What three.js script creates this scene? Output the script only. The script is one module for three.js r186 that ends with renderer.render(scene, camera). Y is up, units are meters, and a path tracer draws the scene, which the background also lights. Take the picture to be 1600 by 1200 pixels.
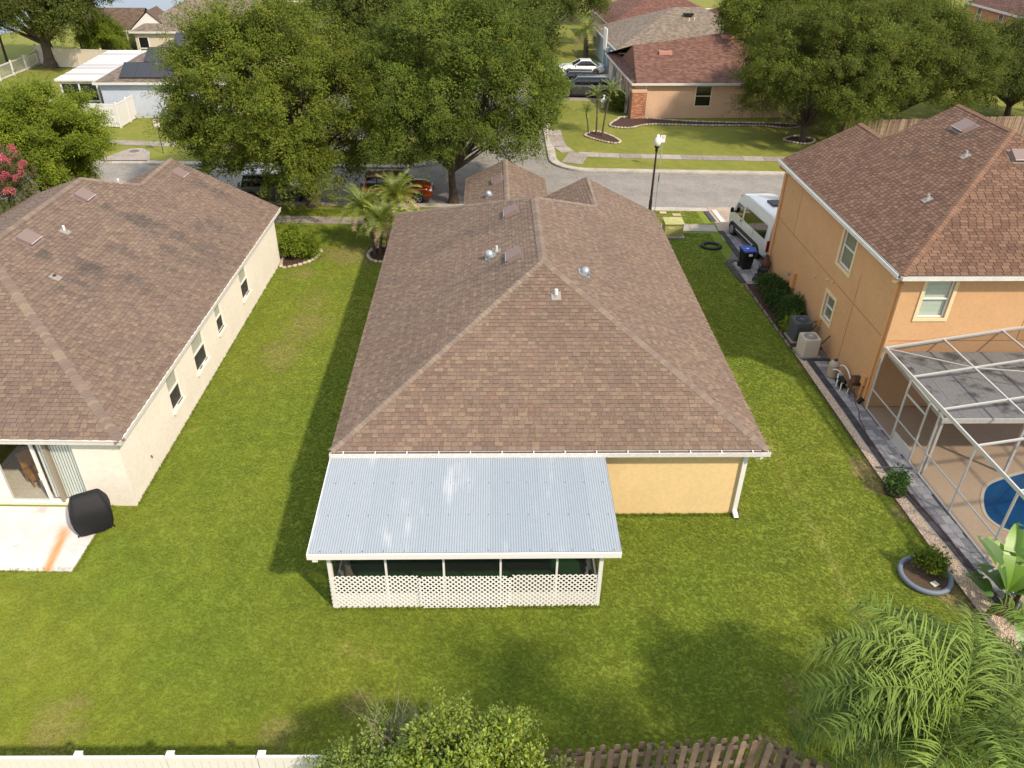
import * as THREE from 'three';
import { ImprovedNoise } from 'three/addons/math/ImprovedNoise.js';
import { mergeGeometries } from 'three/addons/utils/BufferGeometryUtils.js';

// ---------- camera, sky, sun, exposure ----------
const scene = new THREE.Scene();
const camera = new THREE.PerspectiveCamera(52.09, 4 / 3, 0.1, 900);
const EYE = new THREE.Vector3(0, 17.1, 0);
camera.position.copy(EYE);
camera.up.set(0.00111527, 0.83767758, -0.54616393);
camera.lookAt(EYE.clone().add(new THREE.Vector3(0.02613267, -0.54600216, -0.8373761)));
const SKY = 1.4;
const SUN = new THREE.Vector3(0.72, 1, 0.756).normalize();
// hazy bright sky with broken cloud, the same all round
const skyW = 512, skyH = 256, skyData = new Float32Array(skyW * skyH * 4), skyNoise = new ImprovedNoise();
for (let j = 0; j < skyH; j++) for (let i = 0; i < skyW; i++) {
  const el = (j + 0.5) / skyH * Math.PI - Math.PI / 2, az = i / skyW * Math.PI * 2, up = Math.max(0, Math.sin(el)), k = (j * skyW + i) * 4;
  const dx = Math.cos(az) * Math.cos(el), dz = Math.sin(az) * Math.cos(el); let c = 0, f = 2.4, a = 0.5;
  for (let o = 0; o < 5; o++) { c += a * skyNoise.noise(dx * f + 5, Math.abs(Math.sin(el)) * f * 2.2, dz * f + 9); f *= 2.1; a *= 0.55; }
  const cloud = Math.min(1, Math.max(0, (c + 0.16) * 2.6)), t = Math.pow(1 - up, 3), air = [0.27 + 0.27 * t, 0.36 + 0.22 * t, 0.48 + 0.12 * t], cl = [0.62, 0.61, 0.6];
  for (let q = 0; q < 3; q++) skyData[k + q] = SKY * (el < -0.02 ? [0.2, 0.2, 0.16][q] : air[q] + (cl[q] - air[q]) * cloud);
  skyData[k + 3] = 1;
}
const skyTex = new THREE.DataTexture(skyData, skyW, skyH, THREE.RGBAFormat, THREE.FloatType);
skyTex.mapping = THREE.EquirectangularReflectionMapping; skyTex.magFilter = THREE.LinearFilter; skyTex.minFilter = THREE.LinearFilter; skyTex.needsUpdate = true;
scene.background = skyTex; scene.environment = skyTex;
const sun = new THREE.DirectionalLight(0xfff0da, 3.25);
sun.name = 'sun';
sun.position.copy(SUN).multiplyScalar(120).add(new THREE.Vector3(0, 0, -40));
sun.target.position.set(0, 0, -40);
sun.castShadow = true;
sun.shadow.radius = 4;
sun.shadow.mapSize.set(4096, 4096);
Object.assign(sun.shadow.camera, { left: -80, right: 80, top: 80, bottom: -80, near: 1, far: 300 });
scene.add(sun, sun.target);
const renderer = new THREE.WebGLRenderer({ antialias: true });
renderer.toneMapping = THREE.LinearToneMapping;
renderer.toneMappingExposure = 1.6;
renderer.shadowMap.enabled = true;

// ---------- helpers ----------
const V = (x, y, z) => new THREE.Vector3(x, y, z);
function rng(s) { return () => { s |= 0; s = s + 0x6D2B79F5 | 0; let t = Math.imul(s ^ s >>> 15, 1 | s); t = t + Math.imul(t ^ t >>> 7, 61 | t) ^ t; return ((t ^ t >>> 14) >>> 0) / 4294967296; }; }
const PN = new ImprovedNoise();
const n2 = (x, y, s = 0) => PN.noise(x + 31.7 + s, y + 11.3 - s * 2.1, s * 7.31 + 0.37);
function fbm(x, y, o = 4, s = 0) { let a = 0.5, r = 0; for (let i = 0; i < o; i++) { r += a * n2(x, y, s + i); x *= 2.03; y *= 2.03; a *= 0.5; } return r; }
const clamp = (v, a, b) => Math.max(a, Math.min(b, v));
const lerp = (a, b, t) => a + (b - a) * t;
const sst = (a, b, v) => { const t = clamp((v - a) / (b - a), 0, 1); return t * t * (3 - 2 * t); };
const used = {};
function uniq(n) { used[n] = (used[n] ?? -1) + 1; return used[n] ? `${n}_${String(used[n]).padStart(3, '0')}` : n; }
function tag(o, label, category, group, kind) {
  if (label) o.userData.label = label;
  if (category) o.userData.category = category;
  if (group) o.userData.group = group;
  if (kind) o.userData.kind = kind;
  return o;
}
function thing(name, label, category, pos = [0, 0, 0], turn = 0, group) {
  const g = new THREE.Group(); g.name = uniq(name); g.position.set(...pos); g.rotation.y = turn; scene.add(g);
  return tag(g, label, category, group);
}
function part(parent, name, geo, mat, kind) {
  const m = new THREE.Mesh(Array.isArray(geo) ? merge(geo) : geo, mat);
  m.name = parent === scene ? uniq(name) : name; parent.add(m);
  if (kind) m.userData.kind = kind;
  return m;
}
function structure(name, geo, mat) { return part(scene, name, geo, mat, 'structure'); }
function merge(list) {
  if (list.length === 1) return list[0];
  return mergeGeometries(list.map((g) => { const n = g.index ? g.toNonIndexed() : g; for (const k of Object.keys(n.attributes)) if (!['position', 'normal', 'uv'].includes(k)) n.deleteAttribute(k); if (!n.attributes.uv) n.setAttribute('uv', new THREE.BufferAttribute(new Float32Array(n.attributes.position.count * 2), 2)); return n; }));
}
// triangle soup collector
class Soup {
  constructor() { this.p = []; this.u = []; this.c = []; }
  tri(a, b, c, col, ua, ub, uc) { this.p.push(a.x, a.y, a.z, b.x, b.y, b.z, c.x, c.y, c.z); for (const w of [ua, ub, uc]) this.u.push(w ? w[0] : 0, w ? w[1] : 0); if (col) for (let i = 0; i < 3; i++) this.c.push(col[0], col[1], col[2]); }
  quad(a, b, c, d, col, ua, ub, uc, ud) { this.tri(a, b, c, col, ua, ub, uc); this.tri(a, c, d, col, ua, uc, ud); }
  geo() {
    const g = new THREE.BufferGeometry();
    g.setAttribute('position', new THREE.Float32BufferAttribute(this.p, 3));
    g.setAttribute('uv', new THREE.Float32BufferAttribute(this.u, 2));
    if (this.c.length) g.setAttribute('color', new THREE.Float32BufferAttribute(this.c, 3));
    g.computeVertexNormals(); return g;
  }
}
// box with uv in metres, centred at x,z and y
function bx(w, h, d, x = 0, y = 0, z = 0, ry = 0, rx = 0, rz = 0) {
  const g = new THREE.BoxGeometry(w, h, d), uv = g.attributes.uv, p = g.attributes.position, n = g.attributes.normal;
  for (let i = 0; i < p.count; i++) {
    const X = Math.abs(n.getX(i)) > 0.5, Y = Math.abs(n.getY(i)) > 0.5;
    uv.setXY(i, (X ? p.getZ(i) : p.getX(i)) + x, (Y ? p.getZ(i) : p.getY(i)) + y);
  }
  if (rx) g.rotateX(rx); if (rz) g.rotateZ(rz); if (ry) g.rotateY(ry);
  return g.translate(x, y, z);
}
// box between two points with a square section
function bar(a, b, w, h = w) {
  const d = b.clone().sub(a), l = d.length(), g = bx(w, h, l), m = new THREE.Matrix4();
  const o = new THREE.Object3D(); o.position.copy(a).addScaledVector(d, 0.5); o.lookAt(b); o.updateMatrix();
  return g.applyMatrix4(o.matrix);
}
function cyl(r0, r1, h, x, y, z, seg = 16) { return new THREE.CylinderGeometry(r1, r0, h, seg).translate(x, y + h / 2, z); }
function tube(pts, r, seg = 24, rad = 8) { return new THREE.TubeGeometry(new THREE.CatmullRomCurve3(pts.map((p) => p.isVector3 ? p : V(...p))), seg, r, rad); }
// tapered tube
function limb(pts, radii, rad = 7, seg = 10) {
  const c = new THREE.CatmullRomCurve3(pts), fr = c.computeFrenetFrames(seg, false), s = new Soup(), rings = [];
  for (let i = 0; i <= seg; i++) {
    const t = i / seg, p = c.getPointAt(t), f = t * (radii.length - 1), k = Math.min(radii.length - 2, Math.floor(f)), r = lerp(radii[k], radii[k + 1], f - k);
    rings.push([...Array(rad)].map((_, j) => { const a = j / rad * Math.PI * 2; return p.clone().addScaledVector(fr.normals[i], Math.cos(a) * r).addScaledVector(fr.binormals[i], Math.sin(a) * r); }));
  }
  return loftG(rings);
}
// closed rings lofted, ends capped
function loftG(rings, caps = true) {
  const n = rings[0].length, pos = [], idx = [], uv = [];
  rings.forEach((r, i) => r.forEach((p, j) => { pos.push(p.x, p.y, p.z); uv.push(j / n * 2, i * 0.2); }));
  for (let i = 0; i < rings.length - 1; i++) for (let j = 0; j < n; j++) { const a = i * n + j, b = i * n + (j + 1) % n, c = a + n, d = b + n; idx.push(a, b, d, a, d, c); }
  const cap = (r, flip) => { const c0 = pos.length / 3, m = r.reduce((a, p) => a.add(p), V(0, 0, 0)).divideScalar(n); pos.push(m.x, m.y, m.z); uv.push(0, 0); r.forEach((p) => { pos.push(p.x, p.y, p.z); uv.push(p.x, p.z); }); for (let j = 0; j < n; j++) { const a = c0 + 1 + j, b = c0 + 1 + (j + 1) % n; flip ? idx.push(c0, b, a) : idx.push(c0, a, b); } };
  if (caps) { cap(rings[0], true); cap(rings[rings.length - 1], false); }
  const g = new THREE.BufferGeometry();
  g.setAttribute('position', new THREE.Float32BufferAttribute(pos, 3)); g.setAttribute('uv', new THREE.Float32BufferAttribute(uv, 2)); g.setIndex(idx); g.computeVertexNormals();
  return g;
}
// flat polygon on the ground, points [x,z], uv in metres
function flat(pts, y, holes = []) {
  const s = new THREE.Shape(pts.map(([x, z]) => new THREE.Vector2(x, -z)));
  for (const h of holes) s.holes.push(new THREE.Path(h.map(([x, z]) => new THREE.Vector2(x, -z))));
  return new THREE.ShapeGeometry(s).rotateX(-Math.PI / 2).translate(0, y, 0);
}
// slab standing h high: polygon extruded from y0 to y1
function slab(pts, y0, y1) {
  const s = new THREE.Shape(pts.map(([x, z]) => new THREE.Vector2(x, -z)));
  return new THREE.ExtrudeGeometry(s, { depth: y1 - y0, bevelEnabled: false }).rotateX(-Math.PI / 2).translate(0, y0, 0);
}
// ribbon along a polyline of [x,z]; offsets o0..o1 to the right-hand side
function ribbon(pts, o0, o1, y0, y1) {
  const L = [], R = [];
  pts.forEach(([x, z], i) => {
    const a = pts[Math.max(0, i - 1)], b = pts[Math.min(pts.length - 1, i + 1)], dx = b[0] - a[0], dz = b[1] - a[1], l = Math.hypot(dx, dz);
    L.push([x - dz / l * o0, z + dx / l * o0]); R.push([x - dz / l * o1, z + dx / l * o1]);
  });
  return slab([...L, ...R.reverse()], y0, y1);
}
function tex(w, h, fn, o = {}) {
  const d = new Uint8Array(w * h * 4);
  for (let y = 0; y < h; y++) for (let x = 0; x < w; x++) { const c = fn(x, y), i = (y * w + x) * 4; for (let k = 0; k < 3; k++) d[i + k] = clamp(Array.isArray(c) ? c[k] : c, 0, 255); d[i + 3] = 255; }
  const t = new THREE.DataTexture(d, w, h); t.wrapS = t.wrapT = THREE.RepeatWrapping; t.magFilter = THREE.LinearFilter; t.minFilter = THREE.LinearMipmapLinearFilter; t.generateMipmaps = true;
  if (!o.data) t.colorSpace = THREE.SRGBColorSpace;
  t.repeat.set(o.rx ?? 1, o.ry ?? o.rx ?? 1); t.needsUpdate = true; return t;
}
// tileable value noise
function tileNoise(size, cell, seed) {
  const r = rng(seed), n = size / cell, g = [...Array(n * n)].map(() => r());
  return (x, y) => { const fx = x / cell, fy = y / cell, x0 = Math.floor(fx), y0 = Math.floor(fy), a = fx - x0, b = fy - y0, k = (i, j) => g[((j % n + n) % n) * n + (i % n + n) % n], s = a * a * (3 - 2 * a), t = b * b * (3 - 2 * b); return lerp(lerp(k(x0, y0), k(x0 + 1, y0), s), lerp(k(x0, y0 + 1), k(x0 + 1, y0 + 1), s), t); };
}
// grey mottling that multiplies a material's colour; metres = size of one tile
function mottle(seed, lo, hi, metres, cells = [2, 8, 32, 128]) {
  const S = 512, r = rng(seed), ns = cells.map((c, i) => tileNoise(S, c, seed + i * 17));
  const w = cells.map((c, i) => 1 / (1 + Math.abs(i - 1) * 0.4)), W = w.reduce((a, b) => a + b);
  return tex(S, S, (x, y) => { let v = 0; ns.forEach((f, i) => { v += f(x, y) * w[i]; }); v = clamp((v / W - 0.5) * 1.7 + 0.5, 0, 1); return 255 * lerp(lo, hi, v); }, { rx: 1 / metres });
}
const T = {
  fine: mottle(3, 0.86, 1, 1.3), coarse: mottle(5, 0.8, 1, 4.1, [2, 16, 64, 128]), asphalt: mottle(7, 0.72, 1, 3.3, [1, 2, 16, 128]), rough: mottle(9, 0.5, 1, 0.8, [1, 2, 4, 16]),
  wash: mottle(15, 0.93, 1, 5.3, [2, 8, 64, 256]), grain: mottle(13, 0.7, 1, 0.35, [2, 8, 16, 64]),
};
const MC = {};
function mat(hex, rough = 0.85, o = {}) {
  const key = hex + '|' + rough + '|' + JSON.stringify({ ...o, map: o.map?.uuid, bumpMap: o.bumpMap?.uuid });
  if (MC[key]) return MC[key];
  const phys = o.transmission || o.clearcoat || o.sheen;
  const m = new THREE[phys ? 'MeshPhysicalMaterial' : 'MeshStandardMaterial']({ color: hex, roughness: rough, side: THREE.DoubleSide, ...o });
  return (MC[key] = m);
}
const stucco = (hex) => mat(hex, 0.92, { map: T.wash, bumpMap: T.rough, bumpScale: 0.002 });
const M = {
  white: mat(0xdddbd6, 0.55), whiteTrim: mat(0xd9d7d1, 0.6, { map: T.fine }), glassDark: mat(0x0b0e12, 0.05, { clearcoat: 1 }),
  glass: mat(0xf2f6f4, 0.03, { transmission: 1, ior: 1.45 }), black: mat(0x0b0b0c, 0.7), darkMetal: mat(0x1d1b1a, 0.5, { metalness: 0.4 }),
  concrete: mat(0xa79c92, 0.95, { map: T.coarse, bumpMap: T.rough, bumpScale: 0.003 }), curb: mat(0xbdb3a8, 0.95, { map: T.coarse }),
  asphalt: mat(0x9d968f, 0.95, { map: T.asphalt, bumpMap: T.rough, bumpScale: 0.004 }), galv: mat(0xa9b0b5, 0.45, { metalness: 0.6 }),
  mulch: mat(0x5b3d30, 1, { map: T.grain, bumpMap: T.rough, bumpScale: 0.03 }), bark: mat(0x6a5c4f, 1, { map: T.grain, bumpMap: T.rough, bumpScale: 0.02 }),
  stone: mat(0xb9a894, 0.95, { map: T.grain }), rubber: mat(0x121213, 0.85), rim: mat(0x9a9b9d, 0.35, { metalness: 0.7 }), red: mat(0x8a0f10, 0.3), lamp: mat(0xdad9d2, 0.25),
};
// ---------- ground, lawn, streets ----------
const nearCurb = (x) => -46.2 + 0.03 * x, farCurb = (x) => -53.35 + 0.035 * x;
const arc = (cx, cz, r, a0, a1, n = 8) => [...Array(n + 1)].map((_, i) => { const a = lerp(a0, a1, i / n); return [cx + Math.cos(a) * r, cz + Math.sin(a) * r]; });
const sideL = [[-2.8, -57.5], [-2.6, -80], [-0.7, -108], [0.7, -118], [3, -140], [8, -200]];
const sideR = [[4.25, -56], [4.4, -80], [6.3, -108], [7.7, -118], [10, -140], [15, -200]];
const cornerL = arc(-6.8, -57.6, 4, Math.PI / 2, 0), cornerR = arc(6.9, -55.8, 2.65, Math.PI, Math.PI / 2);
const farEdgeL = [[-160, farCurb(-160)], [-40, farCurb(-40)], [-20, farCurb(-20)], ...cornerL, ...sideL.slice(1)];
const farEdgeR = [...sideR.slice().reverse(), ...cornerR.slice(1), [12, farCurb(12)], [40, farCurb(40)], [160, farCurb(160)]];
const nearEdge = [[-160, nearCurb(-160)], [-40, nearCurb(-40)], [0, nearCurb(0)], [40, nearCurb(40)], [160, nearCurb(160)]];
const roadHole = [...farEdgeL, ...farEdgeR, ...nearEdge.slice().reverse()];
const poolEdge = new THREE.CatmullRomCurve3([[17.6, -20.35], [16.65, -19.9], [16.05, -19.1], [15.82, -18.3], [16.1, -17.75], [16.8, -17.35], [18, -16.9], [20, -16.6], [22, -18], [21, -20.3], [19, -20.7]].map(([x, z]) => V(x, 0, z)), true).getPoints(60).slice(0, 60).map((p) => [p.x, p.z]);
// what colour the turf is at x,z (linear): green with yellowed and worn patches, a dry strip where the lots meet
function turf(x, z) {
  const a = fbm(x * 0.16, z * 0.16, 4, 1), b = fbm(x * 0.55, z * 0.55, 3, 5), c = fbm(x * 1.9, z * 1.9, 3, 9);
  let y = clamp(0.42 + a * 0.9 + b * 0.5, 0, 1);                       // yellowing
  const strip = Math.exp(-(((x - (9.9 + 0.02 * (z + 25) + b * 0.25)) / 0.14) ** 2)) * sst(-38, -30, z) * sst(-9, -13, z) * clamp(0.75 + b * 2, 0, 1);
  const g = [0.122, 0.175, 0.008], l = [0.172, 0.198, 0.014], d = [0.27, 0.21, 0.085];
  let col = [0, 1, 2].map((i) => lerp(g[i], l[i], y));
  col = col.map((v, i) => lerp(v, [0.24, 0.25, 0.045][i], strip * 0.55));
  let dry = 0;
  for (const [px, pz, r, k] of WORN) { const q = Math.hypot(x - px, (z - pz) * 0.8) / r + b * 1.5 + c * 1.1; dry = Math.max(dry, k * (1 - sst(0.3, 1.2, q))); }
  dry = Math.max(dry, sst(0.3, 0.5, b + c * 0.5) * 0.18);
  col = col.map((v, i) => lerp(v, d[i], clamp(dry, 0, 1)));
  const f = 1 + c * 0.3 + b * 0.1;
  return col.map((v) => v * f);
}
const WORN = [[-3.3, -11.9, 0.3, 0.4], [-4.9, -11.2, 0.5, 0.4], [-10.4, -11.3, 0.7, 0.4], [-8.2, -31, 1.2, 0.35], [-8.6, -28.6, 1, 0.35], [-8.3, -33.3, 0.9, 0.3], [-7.3, -39, 1.5, 0.5], [-6.6, -41.6, 1, 0.6], [12.95, -20.9, 0.5, 0.9], [13.0, -19.9, 0.4, 0.8], [13.1, -18.6, 0.35, 0.6], [13.2, -15.4, 0.55, 0.9], [13.35, -14.4, 0.6, 0.9], [12.85, -27.6, 0.35, 0.5], [3.4, -18.4, 0.4, 0.4], [7.9, -18.9, 0.3, 0.7], [10.4, -44.5, 0.5, 0.6], [11.3, -44.7, 0.5, 0.5], [-9.4, -36.4, 0.7, 0.4], [7.4, -11.4, 0.25, 0.4], [7.5, -12.2, 0.3, 0.3]];
const toS = (v) => 255 * Math.pow(clamp(v, 0, 1), 1 / 2.2);
const farTurf = tex(1024, 1024, (x, y) => { // one tile is 40 m; blended so that it wraps
  const u = x / 1024, v = y / 1024, s = (a, b) => { const c = turf(a * 40 + 300, b * 40 + 300); return [c[0] * 1.12 + 0.006, c[1] * 0.95, c[2] * 1.4]; }, w = (t) => sst(0.75, 1, t);
  let c = s(u, v); const wu = w(u), wv = w(v);
  if (wu) { const c2 = s(u - 1, v); c = c.map((q, i) => lerp(q, c2[i], wu)); }
  if (wv) { const c2 = s(u, v - 1); c = c.map((q, i) => lerp(q, c2[i], wv)); }
  return c.map(toS);
}, { rx: 1 / 40 });
structure('ground', flat([[-400, 60], [400, 60], [400, -500], [-400, -500]], -0.006, [roadHole, poolEdge]), mat(0xffffff, 1, { map: farTurf }));
structure('road', flat([[-165, -40], [165, -40], [165, -205], [-165, -205]], -0.12), M.asphalt);
structure('kerb', ribbon(nearEdge, -0.15, 0.42, -0.11, 0.012), M.curb);
structure('kerb', ribbon(farEdgeL, -0.42, 0.15, -0.11, 0.012), M.curb);
structure('kerb', ribbon(farEdgeR, -0.42, 0.15, -0.11, 0.012), M.curb);
const LX0 = -17, LX1 = 15, LZ0 = -45.6, LZ1 = -8;
const lawnMap = tex(1700, 2048, (x, y) => turf(lerp(LX0, LX1, x / 1699), lerp(LZ1, LZ0, y / 2047)).map(toS));
lawnMap.wrapS = lawnMap.wrapT = THREE.ClampToEdgeWrapping;
const lawnG = new THREE.PlaneGeometry(LX1 - LX0, LZ1 - LZ0).rotateX(-Math.PI / 2).translate((LX0 + LX1) / 2, 0, (LZ0 + LZ1) / 2);
structure('lawn', lawnG, mat(0xffffff, 1, { map: lawnMap }));
// pavements poured in squares with open joints
function pavement(name, pts, w, step = 1.5, y = 0.022) {
  const g = structure(name, ribbon(pts, 0, w, -0.05, y - 0.012), mat(0x6d655d, 1));
  const c = new THREE.CatmullRomCurve3(pts.map(([x, z]) => V(x, 0, z)), false, 'catmullrom', 0), L = c.getLength(), n = Math.round(L / step);
  const tones = [0xa3978c, 0xaa9f95, 0x9b9088, 0xb0a69c].map((h) => mat(h, 0.95, { map: T.coarse, bumpMap: T.rough, bumpScale: 0.003 })), r = rng(n * 7 + 3);
  for (let i = 0; i < n; i++) {
    const a = c.getPointAt((i + 0.008) / n), b = c.getPointAt((i + 0.992) / n);
    part(g, 'paving_slab', ribbon([[a.x, a.z], [b.x, b.z]], 0.012, w - 0.012, -0.03, y + r() * 0.004), tones[Math.floor(r() * 4)]);
  }
  return g;
}
const walkN = (x) => -43.75 + 0.045 * x;
pavement('sidewalk', [[-26, walkN(-26)], [-6, walkN(-6)], [13, walkN(13)]], 1.05);
pavement('sidewalk', [[6.4, -57.3], [9, -56.95], [15, -56.6], [30, -56]], 1.05);
pavement('sidewalk', [[5.5, -63], [5.55, -59], [6.1, -57.4]], 1.05);
pavement('sidewalk', [[-42, -60.4], [-30, -59.7], [-20, -58.6], [-9, -58.2]], 1.05);
pavement('kerb_ramp', [[4.95, -54.8], [5.7, -57.2]], 1.5, 1.2, 0.026);
structure('driveway', ribbon([[13, -41.4], [30, -40.6]], -4.65, 0.6, -0.05, 0.03), mat(0xb39f8e, 0.95, { map: T.coarse }));
structure('driveway', slab([[4.6, -86.5], [11.6, -86.2], [11.6, -81.4], [4.6, -81.6]], -0.05, 0.02), mat(0x9d9187, 0.95, { map: T.coarse }));
structure('driveway', slab([[4.6, -78.6], [11.6, -78.3], [11.6, -72.6], [4.6, -72.8]], -0.05, 0.02), mat(0x9d9187, 0.95, { map: T.coarse }));
// the lake beyond the far gardens
structure('lake', flat([[-140, -97], [-60, -100], [-52, -118], [-40, -124], [-30, -140], [-40, -240], [-160, -240]], 0.004), mat(0x2c3e55, 0.12));
// storm drain in the far verge
{
  const d = thing('storm_drain', 'concrete storm drain inlet with round manhole cover in the far verge', 'drain', [-25.4, 0, -55.6], 0.03);
  part(d, 'apron', slab([[-1.7, 1.05], [1.75, 1.05], [1.1, -0.9], [0.4, -1.7], [-0.5, -1.7], [-0.95, -0.9]], -0.05, 0.06), M.concrete);
  part(d, 'inlet_mouth', bx(3.1, 0.13, 0.1, 0, -0.04, 1.1), M.black);
  part(d, 'manhole_cover', new THREE.CylinderGeometry(0.33, 0.33, 0.02, 24).translate(0, 0.072, -1), mat(0x6d5f58, 0.9));
}
// grass blades: short tufts over the near lawn
{
  const s = new Soup(), r = rng(77);
  for (let i = 0; i < 9; i++) {
    const a = r() * 6.28, R = r() * 0.035, bx0 = Math.cos(a) * R, bz = Math.sin(a) * R, d = r() * 6.28, h = 0.014 + r() * 0.024, l = 0.012 + r() * 0.02, w = 0.004;
    const px = -Math.sin(d) * w, pz = Math.cos(d) * w, m = V(bx0 + Math.cos(d) * l * 0.4, h * 0.7, bz + Math.sin(d) * l * 0.4), t = V(bx0 + Math.cos(d) * l, h, bz + Math.sin(d) * l);
    const A = V(bx0 - px, 0, bz - pz), B = V(bx0 + px, 0, bz + pz), Cc = m.clone().add(V(px, 0, pz)), D = m.clone().add(V(-px, 0, -pz));
    s.quad(A, B, Cc, D); s.tri(D, Cc, t);
  }
  const g = s.geo(), list = [], q = rng(91);
  const solid = (x, z) => (x > -4.35 && x < 7.85 && z < -18.6 && z > -38) || (x > -4.4 && x < 3 && z < -14.9 && z > -18.7) || (x < -10.9 + 0.0218 * (-18.85 - z) - 0.35 && z < -19.1 && z > -38) || (x < -12.05 && z > -19.2 && z < -16.45) || x > gravelEdge(z) || (z < -42.4 + 0.045 * x && z > -43.95 + 0.045 * x) || (x > 12.5 && z < -35.4);
  for (let i = 0; i < 430000; i++) {
    const x = lerp(LX0, 14.2, q()), z = lerp(-9.2, -45.4, Math.pow(q(), 1.35));
    if (solid(x, z)) continue;
    list.push([x, z]);
  }
  // longer tufts left standing along walls, fences and edgings
  const runs = [[-11.25, -19.2, -10.95, -37.5, 900], [-12, -16.4, -12, -19.1, 160], [-16.5, -16.38, -12, -16.38, 260], [-4.4, -14.85, 3, -14.85, 340], [3.05, -18.55, 7.8, -18.55, 300], [3.05, -15, 3.05, -18.5, 160], [-4.5, -15, -4.5, -37.5, 600], [7.95, -18.7, 7.95, -37, 600], [12.87, -29, 12.6, -35.2, 220], [12.4, -37.9, 12.55, -35.4, 90], [13.1, -42.2, 13.2, -38.2, 120], [-12, -9.7, -1, -9.6, 500], [0.9, -9.75, 6, -9.95, 400]];
  for (const [x0, z0, x1, z1, n] of runs) for (let i = 0; i < n; i++) { const t = q(); list.push([lerp(x0, x1, t) + (q() - 0.5) * 0.12, lerp(z0, z1, t) + (q() - 0.5) * 0.12, 1.6 + q() * 1.2]); }
  for (let i = 0; i < 700; i++) { const z = lerp(-29, -13.5, q()); list.push([gravelEdge(z) - 0.03 - q() * 0.06, z, 1.4 + q()]); }
  const im = new THREE.InstancedMesh(g, mat(0xffffff, 0.9), list.length), o = new THREE.Object3D(), c = new THREE.Color();
  list.forEach(([x, z, tall = 1], i) => {
    o.position.set(x, 0, z); o.rotation.y = q() * 6.28; const k = 0.75 + q() * 0.6 + (-z) * 0.008; o.scale.set(k, (0.7 + q() * 0.6) * tall, k); o.updateMatrix(); im.setMatrixAt(i, o.matrix);
    const t = turf(x, z), f = 0.92 + q() * 0.32, w = q() * 0.2; c.setRGB(t[0] * f * (1 + w * 0.5), t[1] * f, t[2] * f); im.setColorAt(i, c);
  });
  im.name = 'grass'; tag(im, 'short mown green grass covering the lawns between the houses', 'grass', null, 'stuff'); scene.add(im);
}
function through(pts, z) { for (let i = 0; i < pts.length - 1; i++) if (z <= pts[i + 1][0]) return lerp(pts[i][1], pts[i + 1][1], clamp((z - pts[i][0]) / (pts[i + 1][0] - pts[i][0]), 0, 1)); return pts[pts.length - 1][1]; }
function gravelEdge(z) { return z < -35 ? 12.45 : through([[-35, 12.62], [-33, 12.82], [-29, 12.9], [-24.4, 13.04], [-20.4, 13.16], [-16.4, 13.38], [-12, 13.7]], z); }
function gravelIn(z) { return through([[-29, 13.22], [-24.4, 13.42], [-20.4, 13.5], [-18, 13.8], [-16.4, 13.98], [-12, 14.5]], z); }
// ---------- shingled roofs ----------
const shingleMat = new THREE.MeshStandardMaterial({ color: 0xffffff, vertexColors: true, roughness: 0.97, side: THREE.DoubleSide, map: T.grain });
const lin = (hex) => { const c = new THREE.Color(hex); return [c.r, c.g, c.b]; };
// pts: planar polygon, first edge is the eave; courses run parallel to it. Returns tabs {soup, dist}
function courses(pts, look, seed) {
  const r = rng(seed), A = pts[0], U = pts[1].clone().sub(A).normalize(), n = U.clone().cross(pts[2].clone().sub(A)).normalize(); if (n.y < 0) n.negate();
  const W = n.clone().cross(U); if (W.y < 0) W.negate();
  const q = pts.map((p) => { const d = p.clone().sub(A); return [d.dot(U), d.dot(W)]; }), vmax = Math.max(...q.map((p) => p[1]));
  const span = (v) => { let a = 1e9, b = -1e9; for (let i = 0; i < q.length; i++) { const p = q[i], s = q[(i + 1) % q.length]; if ((p[1] - v) * (s[1] - v) <= 0 && p[1] !== s[1]) { const u = p[0] + (s[0] - p[0]) * (v - p[1]) / (s[1] - p[1]); a = Math.min(a, u); b = Math.max(b, u); } } return [a, b]; };
  const P = (u, v, l) => A.clone().addScaledVector(U, u).addScaledVector(W, v).addScaledVector(n, l), e = look.exposure ?? 0.143, out = [];
  for (let k = 0; k * e < vmax - 0.02; k++) {
    const v0 = k * e, v1 = Math.min(v0 + e + 0.02, vmax - 0.002), [a0, b0] = span(v0 + 1e-4), [a1, b1] = span(v1 - 1e-4);
    if (a0 > b0 || a1 > b1) continue;
    let u = Math.min(a0, a1) - r() * 0.3, flip = r() < 0.5;
    while (u < Math.max(b0, b1)) {
      const w = look.regular ? 0.3 : 0.1 + r() * 0.2, gap = look.gap ?? 0.006, s = u + gap / 2, f = u + w - gap / 2; u += w; flip = !flip;
      const s0 = clamp(s, a0, b0), f0 = clamp(f, a0, b0), s1 = clamp(s, a1, b1), f1 = clamp(f, a1, b1);
      if (f0 - s0 < 0.01 && f1 - s1 < 0.01) continue;
      const lift = (look.regular ? 0.013 : flip ? 0.02 : 0.012) + r() * 0.004, col = look.color(r, u, v0, P(u, v0, 0), flip), dark = look.edge;
      const a = P(s0, v0, lift), b = P(f0, v0, lift), c = P(f1, v1, 0.005), d = P(s1, v1, 0.005), a_ = P(s0, v0, 0), b_ = P(f0, v0, 0), so = new Soup();
      so.quad(a, b, c, d, col, [s0, v0], [f0, v0], [f1, v1], [s1, v1]);
      so.quad(a_, b_, b, a, dark); so.tri(a_, a, d, dark); so.tri(b_, c, b, dark);
      out.push({ so, d: EYE.distanceTo(a) * (n.dot(EYE.clone().sub(a)) > 0 ? 1 : 4) });
    }
  }
  return out;
}
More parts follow.
